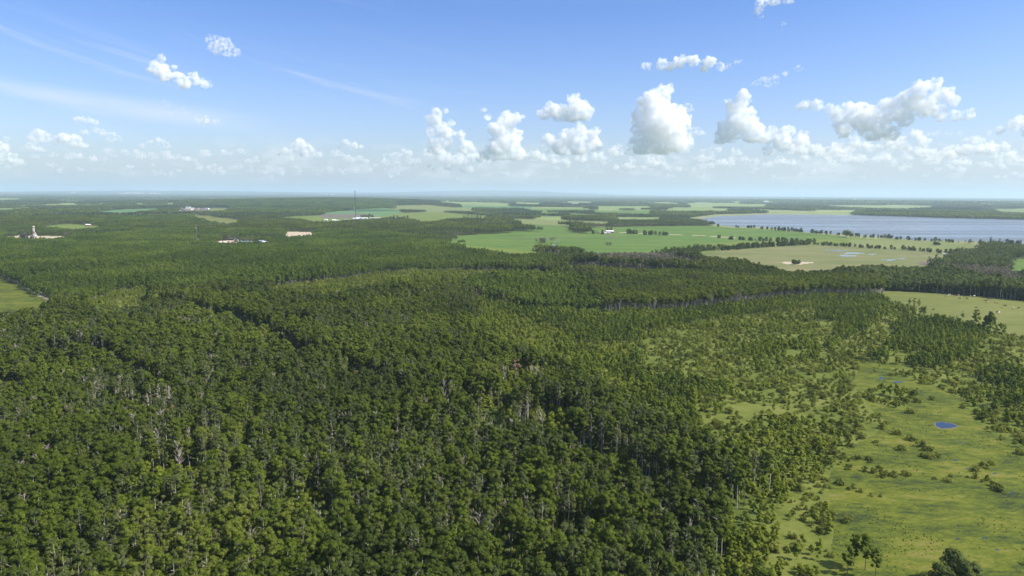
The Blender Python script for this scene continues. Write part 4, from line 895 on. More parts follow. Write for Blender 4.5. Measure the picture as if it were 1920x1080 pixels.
house(678, 411.3, 46, 18, 6, 'greyl', 'white', R(-3), 'barn', 'barn', 'long white roofed barn behind the radio tower', .2)
house(668, 412.8, 24, 16, 5, 'steel', 'greyl', R(5), 'shed', 'machine shed', 'grey machine shed in front of the long white barn')
house(682, 413.2, 16, 12, 4.5, 'white', 'greyl', R(-8), 'house', 'house', 'white farmhouse below the long white barn')
house(704, 410.5, 46, 10, 4, 'cream', 'white', R(-2), 'barn', 'barn', 'low narrow white roofed barn right of the machine shed', .2)
house(648, 413.5, 16, 10, 4, 'greyl', 'grey', R(4), 'shed', 'shed', 'grey roofed shed left of the machine shed')
house(626.5, 414, 13, 8, 3.4, 'white', 'white', R(9), 'shed', 'shed', 'white shed in the hay field left of the grey shed')
house(632.5, 414.7, 10, 7, 3, 'red', 'white', R(-9), 'shed', 'shed', 'white roofed red shed at the foot of the hay field')
house(611.5, 413.5, 12, 8, 3.4, 'white', 'white', R(0), 'shed', 'shed', 'lone white shed at the left of the hay field')
house(369, 455, 22, 14, 4.5, 'cream', 'grey', R(-6), 'house', 'house', 'grey roofed house beside the small dish mast')
house(372, 457, 12, 9, 3.5, 'white', 'greyl', R(-12), 'garage', 'garage', 'pale garage in front of the grey roofed house')
house(402, 450.4, 9, 7, 4, 'orange', 'red', R(10), 'shed', 'shed', 'rust red shed above the left of the bare yard')
house(407, 450, 6, 5, 3, 'white', 'greyl', R(0), 'shed', 'shed', 'small pale shed right of the rust red shed')
house(413, 451, 7, 6, 4, 'red', 'red', R(0), 'shed', 'shed', 'dark red shed at the top left corner of the bare yard')
house(428.5, 450, 8, 6, 4, 'red', 'red', R(5), 'shed', 'shed', 'red shed above the middle of the bare yard')
house(433, 450.5, 7, 6, 3.5, 'dark', 'steeld', R(0), 'shed', 'shed', 'black shed beside the red shed over the bare yard')
house(439, 449.6, 9, 7, 4, 'cream', 'cream', R(0), 'shed', 'shed', 'cream shed at the top right of the bare yard')
house(446, 453.5, 14, 9, 4, 'cream', 'white', R(-40), 'barn', 'barn', 'white roofed barn running down the right of the yard')
house(419, 458.5, 10, 8, 4, 'white', 'white', R(0), 'house', 'house', 'white house at the foot of the bare yard')
house(423, 459, 8, 6, 3, 'blue', 'blue', R(0), 'shed', 'shed', 'blue shed beside the white house below the yard', win=0)
house(459, 458, 14, 9, 4.5, 'blue', 'blue', R(0), 'barn', 'barn', 'blue roofed barn right of the bare yard')
house(466, 458, 12, 8, 4.5, 'greyl', 'greyl', R(0), 'shed', 'shed', 'grey metal shed right of the blue barn')
house(491, 456.5, 8, 7, 5, 'greyl', 'blue', R(0), 'shed', 'shed', 'blue grey shed among trees right of the metal shed')
house(499, 458, 14, 10, 4, 'cream', 'white', R(-12), 'house', 'house', 'white roofed house farthest right of the settlement')
house(354, 394.5, 34, 24, 9, 'cream', 'cream', R(0), 'factory', 'factory hall', 'large cream hall of the distant works', .1, win=6)
house(353, 392.6, 24, 16, 13, 'white', 'white', R(0), 'factory', 'factory hall', 'tall white hall behind the cream hall of the works', .1, win=0)
house(360, 392.8, 18, 14, 9, 'greyl', 'greyl', R(0), 'factory', 'factory hall', 'grey hall at the right shoulder of the works', .1, win=0)
house(340, 392.6, 15, 10, 5, 'white', 'white', R(6), 'factory', 'factory hall', 'low white hall left of the works', .2)
house(329.5, 392.6, 11, 8, 5, 'white', 'greyl', R(6), 'factory', 'factory hall', 'pale hall farthest left of the works', .2)
house(337, 395, 9, 6, 4, 'white', 'white', R(0), 'shed', 'shed', 'white shed low at the left of the works yard', .2)
house(388.5, 393, 22, 12, 6, 'white', 'white', R(-14), 'factory', 'factory hall', 'long white hall right of the works yard', .2)
house(371, 392.5, 14, 9, 4.5, 'cream', 'cream', R(0), 'factory', 'factory hall', 'cream shed between the works and the long white hall', .2)
house(893, 413.3, 12, 10, 5, 'cream', 'red', R(0), 'house', 'house', 'red roofed farmhouse among spruces right of the tower')
house(900.5, 413.2, 14, 10, 5, 'white', 'greyl', R(0), 'house', 'house', 'white house right of the red roofed farmhouse')
house(238, 423, 20, 14, 5, 'white', 'greyl', R(0), 'house', 'house', 'white house under the dark stand at left', win=2)
house(166, 424, 14, 9, 4, 'red', 'white', R(0), 'shed', 'shed', 'red shed on the small light green field')
for i, (px, py, L, hh) in enumerate([(604, 365.9, 110, 30), (613, 366.1, 120, 34), (624, 366.6, 150, 32), (250, 364.5, 420, 22), (262, 364.7, 300, 18), (232, 364.9, 300, 18), (290, 364.8, 350, 16), (138, 363.8, 110, 40), (1876 - 440, 380.3, 60, 12), (1602, 375, 90, 20), (1078, 384.6, 60, 14), (1190, 383, 50, 12), (1505, 373, 90, 20), (1910, 410, 30, 8)]):
    house(px, py, L, L * .5, hh, 'white', 'white', 0, 'warehouse', 'warehouse', ['white block left in the far town below the ridge', 'white block in the middle of the far town', 'white block right in the far town', 'long white hall far off on the left skyline', 'second white hall on the left skyline', 'pale hall at the left end of the skyline row', 'pale hall at the right end of the skyline row', 'lone white block on the far left skyline', 'white shed beyond the lake tip', 'white speck of a hall on the plain beyond the lake', 'pale shed among far fields in the centre', 'pale shed on the far plain right of centre', 'white hall near the skyline over the lake', 'pale boathouse on the far shore at right edge'][i], .15, win=0)

# radio tower
x, y = G(667, 431); z0 = float(hz(np.array(x), np.array(y))); TH = 104 - z0
tw = empty('radio_tower', (x, y, z0)); tag(tw, 'tall thin lattice radio tower reaching the skyline', 'radio tower')
m = MB(); cr = [(1.1 * math.cos(a), 1.1 * math.sin(a)) for a in (0, 2.094, 4.189)]
for c in cr: m.tube((c[0], c[1], 0), (c[0], c[1], TH), .20, n=5)
n = 42
for i in range(n):
    for j in range(3):
        a, b = cr[j], cr[(j + 1) % 3]; za, zb = TH * i / n, TH * (i + 1) / n
        m.tube((a[0], a[1], za), (b[0], b[1], zb), .08, n=4); m.tube((a[0], a[1], za), (b[0], b[1], za), .08, n=4)
m.build('mast', BM['steeld'], tw)
m = MB().box((0, 0, TH + .2), (6.5, 3, .35)); 
for xx in (-3, -1, 1, 3): m.tube((xx, 0, TH), (xx, 0, TH + 2.2), .22, n=5)
m.build('antenna_platform', BM['steeld'], tw)
for hh in (TH * .82, TH * .62): 
    m = MB(); 
    for k in range(3): m.box((1.7 * math.cos(k * 2.09), 1.7 * math.sin(k * 2.09), hh), (.5, .5, 2.2), rz=k * 2.09)
    m.build('antenna', BM['steeld'], tw)
def dish(parent, x, y, z, r, mat='white'):
    m = MB(); n = 14
    V = []; Fs = []
    for j, (q, d) in enumerate(((.02, .45), (.5, .32), (.85, .1), (1, -.1))):
        V += [(x + r * q * math.cos(2 * math.pi * i / n), y + d * r - r * .6, z + r * q * math.sin(2 * math.pi * i / n)) for i in range(n)]
    for j in range(3): Fs += [(j * n + i, j * n + (i + 1) % n, (j + 1) * n + (i + 1) % n, (j + 1) * n + i) for i in range(n)]
    Fs.append(tuple(range(n))); m.add(V, Fs); m.tube((x, y - r * .7, z), (x, y + r * .3, z), .08, n=5); return m.build('dish', BM[mat], parent)
dish(tw, -1.3, -1.4, TH * .575, 1.35)
for hh in (.35, .65, .95):
    for k in range(3):
        a = k * 2.094 + .5; MB().tube((0, 0, TH * hh), (46 * math.cos(a), 46 * math.sin(a), 0), .035, n=4).build('guy_wire', BM['steel'], tw)
# small dish mast
x, y = G(369, 451); z0 = float(hz(np.array(x), np.array(y))); tw = empty('dish_mast', (x, y, z0)); tag(tw, 'small pale mast with two white dishes behind the grey roofed house', 'mast')
m = MB(); 
for a in (0, 2.094, 4.189): m.tube((1.1 * math.cos(a), 1.1 * math.sin(a), 0), (.35 * math.cos(a), .35 * math.sin(a), 33), .09, n=4)
for i in range(16):
    for j in range(3):
        r0 = 1.1 - .75 * i / 16; r1 = 1.1 - .75 * (i + 1) / 16; a, b = j * 2.094, (j + 1) * 2.094
        m.tube((r0 * math.cos(a), r0 * math.sin(a), 33 * i / 16), (r1 * math.cos(b), r1 * math.sin(b), 33 * (i + 1) / 16), .05, n=4)
m.build('mast', BM['steel'], tw); dish(tw, 0, -.7, 26, .95); dish(tw, -.1, -.7, 32, .6)
# drilling rig
x, y = G(64.5, 447); x = float(x); y = float(y); rg = empty('drilling_rig', (x, y, 0)); tag(rg, 'red and white drilling rig derrick on the clay pad', 'drilling rig')
def lattice(z0, z1, w0, w1, mat, name):
    m = MB(); c = [(-1, -1), (1, -1), (1, 1), (-1, 1)]; n = max(2, int((z1 - z0) / 1.5))
    for i in range(n):
        a = lerp(w0, w1, i / n); b = lerp(w0, w1, (i + 1) / n); za = lerp(z0, z1, i / n); zb = lerp(z0, z1, (i + 1) / n)
        for j in range(4):
            p, q = c[j], c[(j + 1) % 4]; m.tube((p[0] * a, p[1] * a, za), (p[0] * b, p[1] * b, zb), .17, n=4); m.tube((p[0] * a, p[1] * a, za), (q[0] * b, q[1] * b, zb), .1, n=4); m.tube((p[0] * a, p[1] * a, za), (q[0] * a, q[1] * a, za), .1, n=4)
    return m.build(name, BM[mat], rg)
lattice(6, 11, 1.3, 1.25, 'white', 'derrick_section'); lattice(11, 15, 1.25, 1.2, 'orange', 'derrick_section'); lattice(15, 22, 1.2, 1.1, 'white', 'derrick_section')
lattice(22, 24, 1.1, 1.1, 'orange', 'derrick_section'); MB().box((0, 0, 25), (3.0, 2.6, 1.8)).build('crown_block', BM['white'], rg); MB().box((0, 0, 26.8), (2.6, 2.2, 1.6)).build('crown_cap', BM['red'], rg)
MB().box((0, 0, 4.5), (8, 7, .6)).box((-3.5, -3, 2.1), (.5, .5, 4.2)).box((3.5, -3, 2.1), (.5, .5, 4.2)).box((-3.5, 3, 2.1), (.5, .5, 4.2)).box((3.5, 3, 2.1), (.5, .5, 4.2)).build('drill_floor', BM['steeld'], rg)
MB().box((2.5, -1.5, 6.1), (3.2, 3, 2.6)).build('doghouse', BM['white'], rg)
MB().tube((1.5, 0, 14), (8, -2, 2), .22, n=5).tube((1.5, .9, 14), (8, -1, 2), .22, n=5).build('raising_brace', BM['white'], rg)
def rigbox(px, py, d, mat, name, cat, label, rz=0, extra=None):
    x, y = G(px, py); o = empty(name, (x, y, 0), rz); MB().box((0, 0, d[2] / 2 + .25), (d[0], d[1], d[2])).build('body', BM[mat], o)
    MB().box((-d[0] * .35, 0, .12), (.4, d[1] * 1.02, .24)).box((d[0] * .35, 0, .12), (.4, d[1] * 1.02, .24)).build('skid', BM['steeld'], o); tag(o, label, cat)
    if extra: MB().box((0, 0, d[2] + .4), (d[0] * 1.02, d[1] * 1.02, .25)).build('roof', BM[extra], o)
    return o
# black wind wall round the tanks
x, y = G(44.5, 448); ww = empty('wind_wall', (x, y, 0)); tag(ww, 'big black tarpaulin wall on the clay pad left of the rig', 'wind wall')
for i, (cx, cyy, l, rz, hh) in enumerate([(0, -3, 13, R(-4), 8.5), (-6.4, 1.5, 9, R(84), 9.4), (6.2, 1.2, 9, R(88), 7.4)]):
    MB().box((cx, cyy, hh / 2), (l, .25, hh), rz=rz).build('tarpaulin', BM['dark'], ww)
MB().tube((-6.4, -3.3, 0), (-6.4, -3.3, 9.2), .2).tube((6.4, -3.3, 0), (6.4, -3.3, 8.6), .2).build('post', BM['steel'], ww)
rigbox(59.5, 447.5, (5, 4, 5), 'dark', 'equipment_cabin', 'cabin', 'dark square cabin just left of the derrick')
rigbox(54, 448, (6, 3, 2.2), 'steeld', 'pump_skid', 'pump skid', 'low dark pump skid between wall and cabin')
rigbox(55, 449.3, (9, 3, 1.6), 'white', 'site_trailer', 'trailer', 'low white trailer in front of the pump skid', 0, 'white')
rigbox(19, 449.5, (15, 3.2, 2.8), 'teal', 'site_trailer', 'trailer', 'teal trailer with blue roof at the left end of the pad', 0, 'blue')
rigbox(27, 447.6, (7, 3, 2.6), 'steel', 'site_trailer', 'trailer', 'grey trailer behind the teal trailer', 0, 'greyl')
rigbox(33, 448.3, (3, 3, 2.6), 'steeld', 'storage_tank', 'tank', 'small dark tank right of the teal trailer')
rigbox(36, 447.5, (2, 2, 4), 'orange', 'storage_tank', 'tank', 'orange upright tank by the black wall')
rigbox(38.3, 448.6, (2.4, 2, 4.5), 'yellow', 'storage_tank', 'tank', 'yellow upright tank touching the black wall')
rigbox(70, 447.3, (4, 3, 2), 'yellow', 'pipe_rack', 'pipe rack', 'yellow pipe rack right of the derrick')
rigbox(82, 447, (9, 2.4, 1.4), 'greyl', 'site_trailer', 'trailer', 'low grey trailer on the right half of the pad')

# ------------------------------------------------------------------ cattle
def cow_mesh(lying=False):
    dz = -.62 if lying else 0
    J = {'rump': ((0, -.95, 1.18), .30), 'hip': ((0, -.62, 1.15), .36), 'belly': ((0, 0, 1.02), .43), 'chest': ((0, .58, 1.08), .38), 'neck': ((0, .95, 1.18), .22), 'poll': ((0, 1.3, 1.0), .17), 'muzzle': ((0, 1.62, .62), .10), 'tail': ((0, -1.22, 1.05), .05), 'tuft': ((0, -1.28, .45), .045),
         'earl': ((.2, 1.25, 1.06), .045), 'earr': ((-.2, 1.25, 1.06), .045)}
    E = [('hip', 'rump'), ('hip', 'belly'), ('belly', 'chest'), ('chest', 'neck'), ('neck', 'poll'), ('poll', 'muzzle'), ('rump', 'tail'), ('tail', 'tuft'), ('poll', 'earl'), ('poll', 'earr')]
    for s, t in ((1, 'l'), (-1, 'r')):
        J['stifle' + t] = ((s * .24, -.55, .82), .19); J['hock' + t] = ((s * .24, -.88, .46), .085); J['foot' + t] = ((s * .24, -.78, .05), .08)
        J['elbow' + t] = ((s * .22, .6, .76), .16); J['knee' + t] = ((s * .22, .66, .42), .085); J['hoof' + t] = ((s * .22, .62, .05), .08)
        E += [('hip', 'stifle' + t), ('stifle' + t, 'hock' + t), ('hock' + t, 'foot' + t), ('chest', 'elbow' + t), ('elbow' + t, 'knee' + t), ('knee' + t, 'hoof' + t)]
    K = list(J); V = []
    for k in K:
        p = list(J[k][0])
        if lying and (k[:-1] in ('hock', 'foot', 'knee', 'hoof', 'stifle', 'elbow')):
            p[2] = .12 if k[:-1] not in ('stifle', 'elbow') else .3; p[1] += {'hock': .3, 'foot': .55, 'knee': .35, 'hoof': .1}.get(k[:-1], 0)
        elif lying: p[2] = max(.1, p[2] + dz + (.15 if k in ('poll', 'muzzle', 'neck', 'earl', 'earr') else 0))
        V.append(p)
    me = bpy.data.meshes.new('cow'); me.from_pydata(V, [(K.index(a), K.index(b)) for a, b in E], []); o = bpy.data.objects.new('tmp', me); S.collection.objects.link(o)
    o.modifiers.new('s', 'SKIN'); sk = me.skin_vertices[0].data if len(me.skin_vertices) else None
    if sk is None:
        import bmesh
        bm = bmesh.new(); bm.from_mesh(me); bm.verts.layers.skin.verify(); bm.to_mesh(me); bm.free(); sk = me.skin_vertices[0].data
    for i, k in enumerate(K): sk[i].radius = (J[k][1], J[k][1]); sk[i].use_root = (k == 'hip')
    sb = o.modifiers.new('d', 'SUBSURF'); sb.levels = 1
    bpy.context.view_layer.update(); dg = bpy.context.evaluated_depsgraph_get(); out = bpy.data.meshes.new_from_object(o.evaluated_get(dg))
    bpy.data.objects.remove(o); out.polygons.foreach_set('use_smooth', [True] * len(out.polygons)); return out
CM = {'black': simple('black_hide', (.02, .018, .016), .8), 'brown': simple('brown_hide', (.10, .045, .022), .8), 'tan': simple('tan_hide', (.42, .27, .16), .8), 'white': simple('white_hide', (.62, .58, .50), .8)}
cm, cl_ = cow_mesh(), cow_mesh(True)
COWS = [(220, 138, 'white', 'white cow, left of the pair at the far wood edge'), (305, 143, 'white', 'white cow, right of the pair at the far wood edge'), (350, 212, 'black', 'black cow beside the pale cow and calf at the left of the herd'), (424, 196, 'white', 'pale cow right of the black cow at the left of the herd'),
 (400, 206, 'white', 'pale calf between the black cow and the pale cow'), (527, 208, 'brown', 'brown calf, left of two behind the tan cow'), (562, 208, 'brown', 'brown calf touching the tail of the tan cow'), (606, 208, 'tan', 'tan cow following two brown calves'), (633, 261, 'black', 'black cow alone below the tan cow with calves'),
 (722, 228, 'black', 'small dark calf left of the dark calf below the tan cow'), (778, 178, 'tan', 'tan cow, topmost in the middle of the herd'), (775, 218, 'black', 'dark calf under the topmost tan cow'), (779, 266, 'black', 'black cow facing away in the middle of the herd'), (850, 216, 'white', 'white calf, left of two pale ones in mid herd'),
 (922, 221, 'white', 'white cow, right of two pale ones in mid herd'), (1000, 197, 'white', 'white cow against the hedge right of mid herd'), (1268, 236, 'brown', 'brown cow, uppermost of the dark knot at the hedge'), (1260, 263, 'black', 'black cow in the middle of the dark knot at the hedge'), (1224, 274, 'brown', 'brown cow, lowest of the dark knot at the hedge'),
 (1162, 311, 'brown', 'brown cow above the lone tan cow'), (1191, 349, 'tan', 'lone tan cow below a brown cow'), (1342, 348, 'brown', 'brown calf in front of the long brown cow'), (1385, 353, 'brown', 'brown cow lying behind a brown calf'), (1541, 413, 'black', 'dark cow alone on the open right slope'), (1470, 441, 'black', 'tiny dark calf below left of the slope cow'),
 (1708, 463, 'tan', 'pale tan cow farthest right in the pasture'), (1815, 456, 'black', 'dark cow beside the farthest right tan cow'), (962, 441, 'black', 'dark cow lying alone in the middle of the pasture'), (967, 486, 'black', 'dark calf lying below the lone lying cow'), (1388, 540, 'black', 'black cow head on beside the white cow nearest the camera'),
 (1417, 557, 'white', 'white cow nearest the camera beside a black one'), (6, 126, 'brown', 'brown cow at the far left corner of the pasture'), (110, 494, 'black', 'dark cow behind the near trees at the lower left of the pasture')]
for i, (a, b, c, lab) in enumerate(COWS):
    calf = 'calf' in lab; ly = 'lying' in lab; x, y = G(1740 + a / 10.667, 535 + b / 10.667 + .2); key = ('cow', c, ly)
    if key not in CNT: me = (cl_ if ly else cm).copy(); me.materials.append(CM[c]); CNT[key] = me
    o = bpy.data.objects.new('cow', CNT[key]); link(o); o.location = (x, y, float(hz(np.array(x), np.array(y))) - .02); s = .62 if calf else 1.12; o.scale = (s, s, s)
    o.rotation_euler = (0, 0, R(90) * random.choice([1, -1]) + random.uniform(-.6, .6)); tag(o, lab, 'cow', 'cattle in the pasture')

# ------------------------------------------------------------------ cumulus clouds: closed billows of real vapour at their real distance and size
import bmesh
def cloud_mat(den, thin=0.):
    m, nt, N, L = new_mat('cloud_vapour'); o = N.new('ShaderNodeOutputMaterial'); v = N.new('ShaderNodeVolumeScatter'); v.inputs['Color'].default_value = (.982, .992, 1, 1)
    # ragged vapour: thick in the heart of each billow, torn toward its skin
    tc = N.new('ShaderNodeTexCoord'); n = N.new('ShaderNodeTexNoise'); n.inputs['Scale'].default_value = .9 + 2.2 * thin; n.inputs['Detail'].default_value = 6; n.inputs['Roughness'].default_value = .62; L.new(tc.outputs['Object'], n.inputs['Vector'])
    mr = N.new('ShaderNodeMapRange'); mr.interpolation_type = 'SMOOTHSTEP'; L.new(n.outputs[0], mr.inputs['Value']); mr.inputs['From Min'].default_value = .36 + .2 * thin; mr.inputs['From Max'].default_value = .60 + .12 * thin; mr.inputs['To Min'].default_value = 0; mr.inputs['To Max'].default_value = den * 2; L.new(mr.outputs[0], v.inputs['Density'])
    v.inputs['Anisotropy'].default_value = 0.; L.new(v.outputs[0], o.inputs['Volume']); return m
def ico(k):
    b = bmesh.new(); bmesh.ops.create_icosphere(b, subdivisions=k, radius=1); V = np.array([v.co[:] for v in b.verts]); Fq = np.array([[v.index for v in f.verts] for f in b.faces]); b.free(); return V, Fq
ICO = {1: ico(1), 2: ico(2), 3: ico(3)}
cr_ = np.random.default_rng(5)
def wob3(V, k, n=7):
    d = cr_.normal(size=(n, 3)); d /= np.linalg.norm(d, axis=1, keepdims=True); return np.sin(V @ (d * k).T + cr_.uniform(0, 6.28, n)).sum(1) / n ** .5
def cloud(blobs, label, base=None, thin=0., Hb=1350., dens=1.):
    """blobs: (px, py, r) in the photo; the heap is set where its flat base would hang at Hb metres"""
    base = base or max(y + r * .6 for x, y, r in blobs); cx = sum(b[0] for b in blobs) / len(blobs)
    d = CR @ np.array([(cx - 960) / F, (540 - base) / F, -1.]); D = min(Hb / max(d[2], .02), 34000.); u = d / np.linalg.norm(d)
    O = d * D + (0, 0, H); sc = D / F * 10; rt = np.array([u[1], -u[0], 0]); rt /= np.linalg.norm(rt); dp = np.array([u[0], u[1], 0]); dp /= np.linalg.norm(dp)
    V = []; Fa = []; n = 0
    def add(p, r, lev):
        nonlocal n
        v, f = ICO[lev]; v = v * r; v = v + p; V.append(v); Fa.append(f + n); n += len(v)
    for (x, y, r) in blobs:
        X = (x - cx) / 10; Z = (base - y) / 10; Rr = r / 10; c = np.array([X, cr_.normal() * Rr * .4, Z]); add(c, Rr * .9, 3)
        if thin > .1: add(c + (Rr * .8, 0, -.15 * Rr), Rr * .55, 2); add(c - (Rr * .8, 0, .1 * Rr), Rr * .55, 2)
        for k in range(int((26 if r > 9 else 14) * dens)):
            q = cr_.normal(size=3); q /= np.linalg.norm(q); q[2] = q[2] * .8 + .2; r1 = Rr * cr_.uniform(.18, .5); c1 = c + q * Rr * cr_.uniform(.74, .92); add(c1, r1, 2)
            for j in range(5 if r > 9 else 3):
                q2 = q + cr_.normal(size=3) * .6; q2 /= np.linalg.norm(q2); r2 = r1 * cr_.uniform(.28, .5); add(c1 + q2 * r1 * .9, r2, 1 if r2 < .25 else 2)
    V = np.concatenate(V); V[:, 2] = np.where(V[:, 2] < 0, V[:, 2] * .3, V[:, 2]); V[:, 1] *= .62
    me = npmesh('cumulus_cloud', V, [np.concatenate(Fa)]); o = bpy.data.objects.new('tmp', me); link(o); rm = o.modifiers.new('r', 'REMESH'); rm.mode = 'VOXEL'; rm.voxel_size = .115
    bpy.context.view_layer.update(); out = bpy.data.meshes.new_from_object(o.evaluated_get(bpy.context.evaluated_depsgraph_get())); bpy.data.objects.remove(o)
    n = len(out.vertices); W = np.empty(n * 3, np.float32); out.vertices.foreach_get('co', W); W = W.reshape(-1, 3).astype(float); Nn = np.empty(n * 3, np.float32); out.vertices.foreach_get('normal', Nn); Nn = Nn.reshape(-1, 3)
    W += Nn * (wob3(W, 2.2) * .10 + wob3(W, 5.) * .06 + wob3(W, 11.) * .035)[:, None]
    out.vertices.foreach_set('co', W.astype(np.float32).ravel()); out.update()
    out.materials.clear(); out.materials.append(cloud_mat(TAU * (1 - thin * .4) ** 2 / sc, thin)); out.name = 'cumulus_cloud'
    o = bpy.data.objects.new('cumulus_cloud', out); link(o); B = Matrix(((rt[0], dp[0], 0), (rt[1], dp[1], 0), (0, 0, 1))).to_4x4(); o.matrix_world = Matrix.Translation(O) @ B @ Matrix.Scale(sc, 4)
    tag(o, label, 'cloud', 'cumulus clouds')
TAU = .85
cloud([(1235, 185, 20), (1225, 205, 27), (1214, 235, 30), (1245, 235, 34), (1194, 225, 12), (1192, 245, 10), (1265, 215, 15), (1240, 262, 36), (1205, 275, 22), (1275, 272, 20)], 'tall leaning tower cloud right of centre with blue shaded left side', 288)
cloud([(1290, 204, 9), (1276, 208, 5)], 'small puff just right of the tall leaning tower cloud', None, .25)
cloud([(1300, 247, 9), (1288, 245, 7), (1314, 250, 7)], 'low puff right of the tall leaning tower cloud', None, .2)
cloud([(1388, 190, 15), (1365, 193, 8), (1380, 210, 19), (1390, 232, 23), (1370, 248, 22), (1408, 252, 20), (1350, 262, 13), (1428, 260, 12)], 'second tower cloud right of the leaning one with a flat dark foot', 270)
cloud([(1076, 186, 11), (1080, 200, 16), (1055, 205, 11), (1034, 206, 13), (1075, 214, 18), (1094, 214, 15), (1018, 216, 12), (1050, 218, 16)], 'compact cloud with two humps floating alone above the low row', 228)
cloud([(1086, 250, 15), (1065, 262, 17), (1111, 252, 11), (1112, 268, 13), (1029, 266, 12), (1050, 275, 18), (1085, 278, 20), (1022, 280, 9)], 'heaped cloud right under the compact two humped cloud', 290)
cloud([(1020, 298, 9), (1040, 300, 10), (1090, 298, 11), (1120, 297, 12), (1138, 300, 7), (1060, 303, 8)], 'low broken row beneath the heaped cloud', 306, .15)
cloud([(970, 222, 11), (906, 209, 6), (914, 222, 8), (950, 230, 18), (935, 246, 18), (962, 262, 18), (940, 280, 24), (968, 290, 16), (912, 288, 12)], 'ragged tower cloud with a small finger at its upper left', 302)
cloud([(820, 214, 10), (836, 211, 6), (815, 228, 15), (846, 233, 8), (835, 247, 15), (808, 250, 10), (862, 255, 10), (818, 276, 17), (842, 270, 12), (875, 278, 14), (888, 284, 8)], 'ragged tower cloud left of the one with a finger', 290, .05)
cloud([(800, 288, 10), (830, 296, 14), (862, 302, 14), (885, 296, 12), (845, 312, 12), (875, 316, 12), (905, 300, 10)], 'lumpy foot of cloud under the left ragged tower', 322, .15)
cloud([(563, 266, 9), (557, 277, 12), (575, 279, 11), (536, 284, 8), (514, 284, 5), (524, 290, 5), (545, 291, 8), (568, 290, 7)], 'small bell shaped cloud left of centre', 293)
cloud([(650, 270, 8), (664, 274, 7), (640, 276, 5), (677, 276, 4)], 'tiny cap cloud right of the bell shaped cloud', 279)
cloud([(309, 112, 8), (299, 126, 11), (310, 142, 16), (289, 138, 7), (337, 147, 12), (330, 128, 6), (362, 148, 12), (380, 154, 10), (345, 156, 13)], 'bright cloud with a tall left knob high in the left sky', 164, .0, 1700)
cloud([(398, 77, 9), (412, 74, 6), (425, 86, 13), (410, 92, 14), (440, 98, 9), (425, 99, 10)], 'pale flat cloud highest in the left sky', 106, .3, 1700)
cloud([(352, 216, 6), (348, 207, 4), (366, 224, 7), (384, 224, 8), (402, 228, 6), (375, 229, 7)], 'torn cloud scrap under the bright knobbed cloud', 232, .15)
cloud([(308, 190, 5), (316, 196, 5), (308, 203, 4), (320, 210, 5)], 'faint wisp beside the torn cloud scrap', None, .55)
cloud([(1275, 119, 13), (1300, 117, 13), (1240, 122, 11), (1214, 123, 9), (1256, 124, 10), (1328, 120, 12), (1348, 129, 9), (1318, 130, 9)], 'long bright cloud high right of centre', 137, .0, 1700)
cloud([(1365, 124, 7), (1382, 118, 6), (1390, 114, 3), (1355, 128, 5)], 'thin tail off the right end of the long bright cloud', None, .4, 1700)
cloud([(1435, 148, 8), (1420, 155, 7), (1412, 158, 4), (1452, 146, 7), (1468, 140, 5), (1492, 132, 7), (1440, 158, 6), (1455, 154, 5)], 'slanting string of small puffs right of the long bright cloud', None, .3, 1700)
cloud([(1430, 4, 11), (1424, 18, 9), (1428, 29, 5), (1448, 4, 12), (1475, 1, 11), (1498, -2, 8), (1512, 0, 5)], 'white scrap cut by the top edge of the view', None, .25, 2100)
cloud([(1468, 46, 5), (1467, 56, 4)], 'tiny drop of cloud below the scrap at the top edge', None, .5, 2100)
cloud([(1732, 166, 14), (1712, 178, 17), (1690, 190, 19), (1752, 188, 15), (1768, 196, 10), (1664, 204, 18), (1720, 203, 22), (1745, 214, 14), (1600, 204, 15), (1578, 214, 16), (1620, 222, 24), (1650, 224, 22), (1690, 222, 20), (1590, 240, 18), (1640, 245, 22), (1670, 250, 18)], 'largest cloud at the right with a high bright head', 264)
cloud([(1508, 199, 11), (1532, 201, 11), (1552, 204, 9), (1570, 214, 8)], 'left arm of puffs reaching from the largest cloud', None, .12)
cloud([(1770, 222, 9), (1790, 218, 12), (1812, 216, 11), (1800, 220, 9)], 'right arm of puffs beside the largest cloud', None, .08)
cloud([(1600, 266, 12), (1582, 272, 8), (1618, 272, 9)], 'small bright heap before the foot of the largest cloud', 279)
cloud([(1655, 250, 16), (1664, 264, 12), (1712, 256, 12), (1690, 270, 14), (1725, 270, 12), (1650, 275, 9)], 'lumpy cloud under the right half of the largest one', 282, .1)
cloud([(1760, 252, 7), (1775, 250, 6), (1745, 250, 5), (1795, 252, 5)], 'flat scrap under the right arm of puffs', None, .3)
cloud([(1448, 246, 11), (1473, 250, 13), (1440, 262, 12), (1500, 256, 11), (1465, 270, 18), (1495, 276, 17), (1525, 284, 12), (1440, 283, 10)], 'heaped cloud between the second tower and the largest cloud', 298, .03)
cloud([(1912, 228, 12), (1898, 240, 12), (1878, 244, 9), (1860, 248, 6), (1928, 245, 18)], 'cloud cut by the right edge of the view', 256, .05)
cloud([(1808, 264, 7), (1828, 268, 12), (1845, 280, 14), (1812, 284, 10), (1870, 278, 10), (1785, 286, 8), (1752, 296, 8), (1770, 299, 8), (1885, 290, 9), (1905, 280, 8)], 'wide low cloud bank at the lower right', 303, .18)
cloud([(1870, 306, 9), (1890, 303, 10), (1910, 308, 12), (1790, 312, 8), (1810, 314, 9), (1770, 316, 6)], 'second low bank under the right cloud bank', 320, .3)
cloud([(150, 227, 8), (163, 226, 8), (176, 229, 7)], 'tiny loaf cloud topmost of the left group', 236)
cloud([(72, 250, 9), (60, 258, 8), (82, 258, 11), (66, 264, 8)], 'round cloud at the left of the left group', 271, .05)
cloud([(125, 262, 12), (140, 266, 12), (108, 266, 8), (155, 272, 8)], 'middle cloud of the left group', 279, .05)
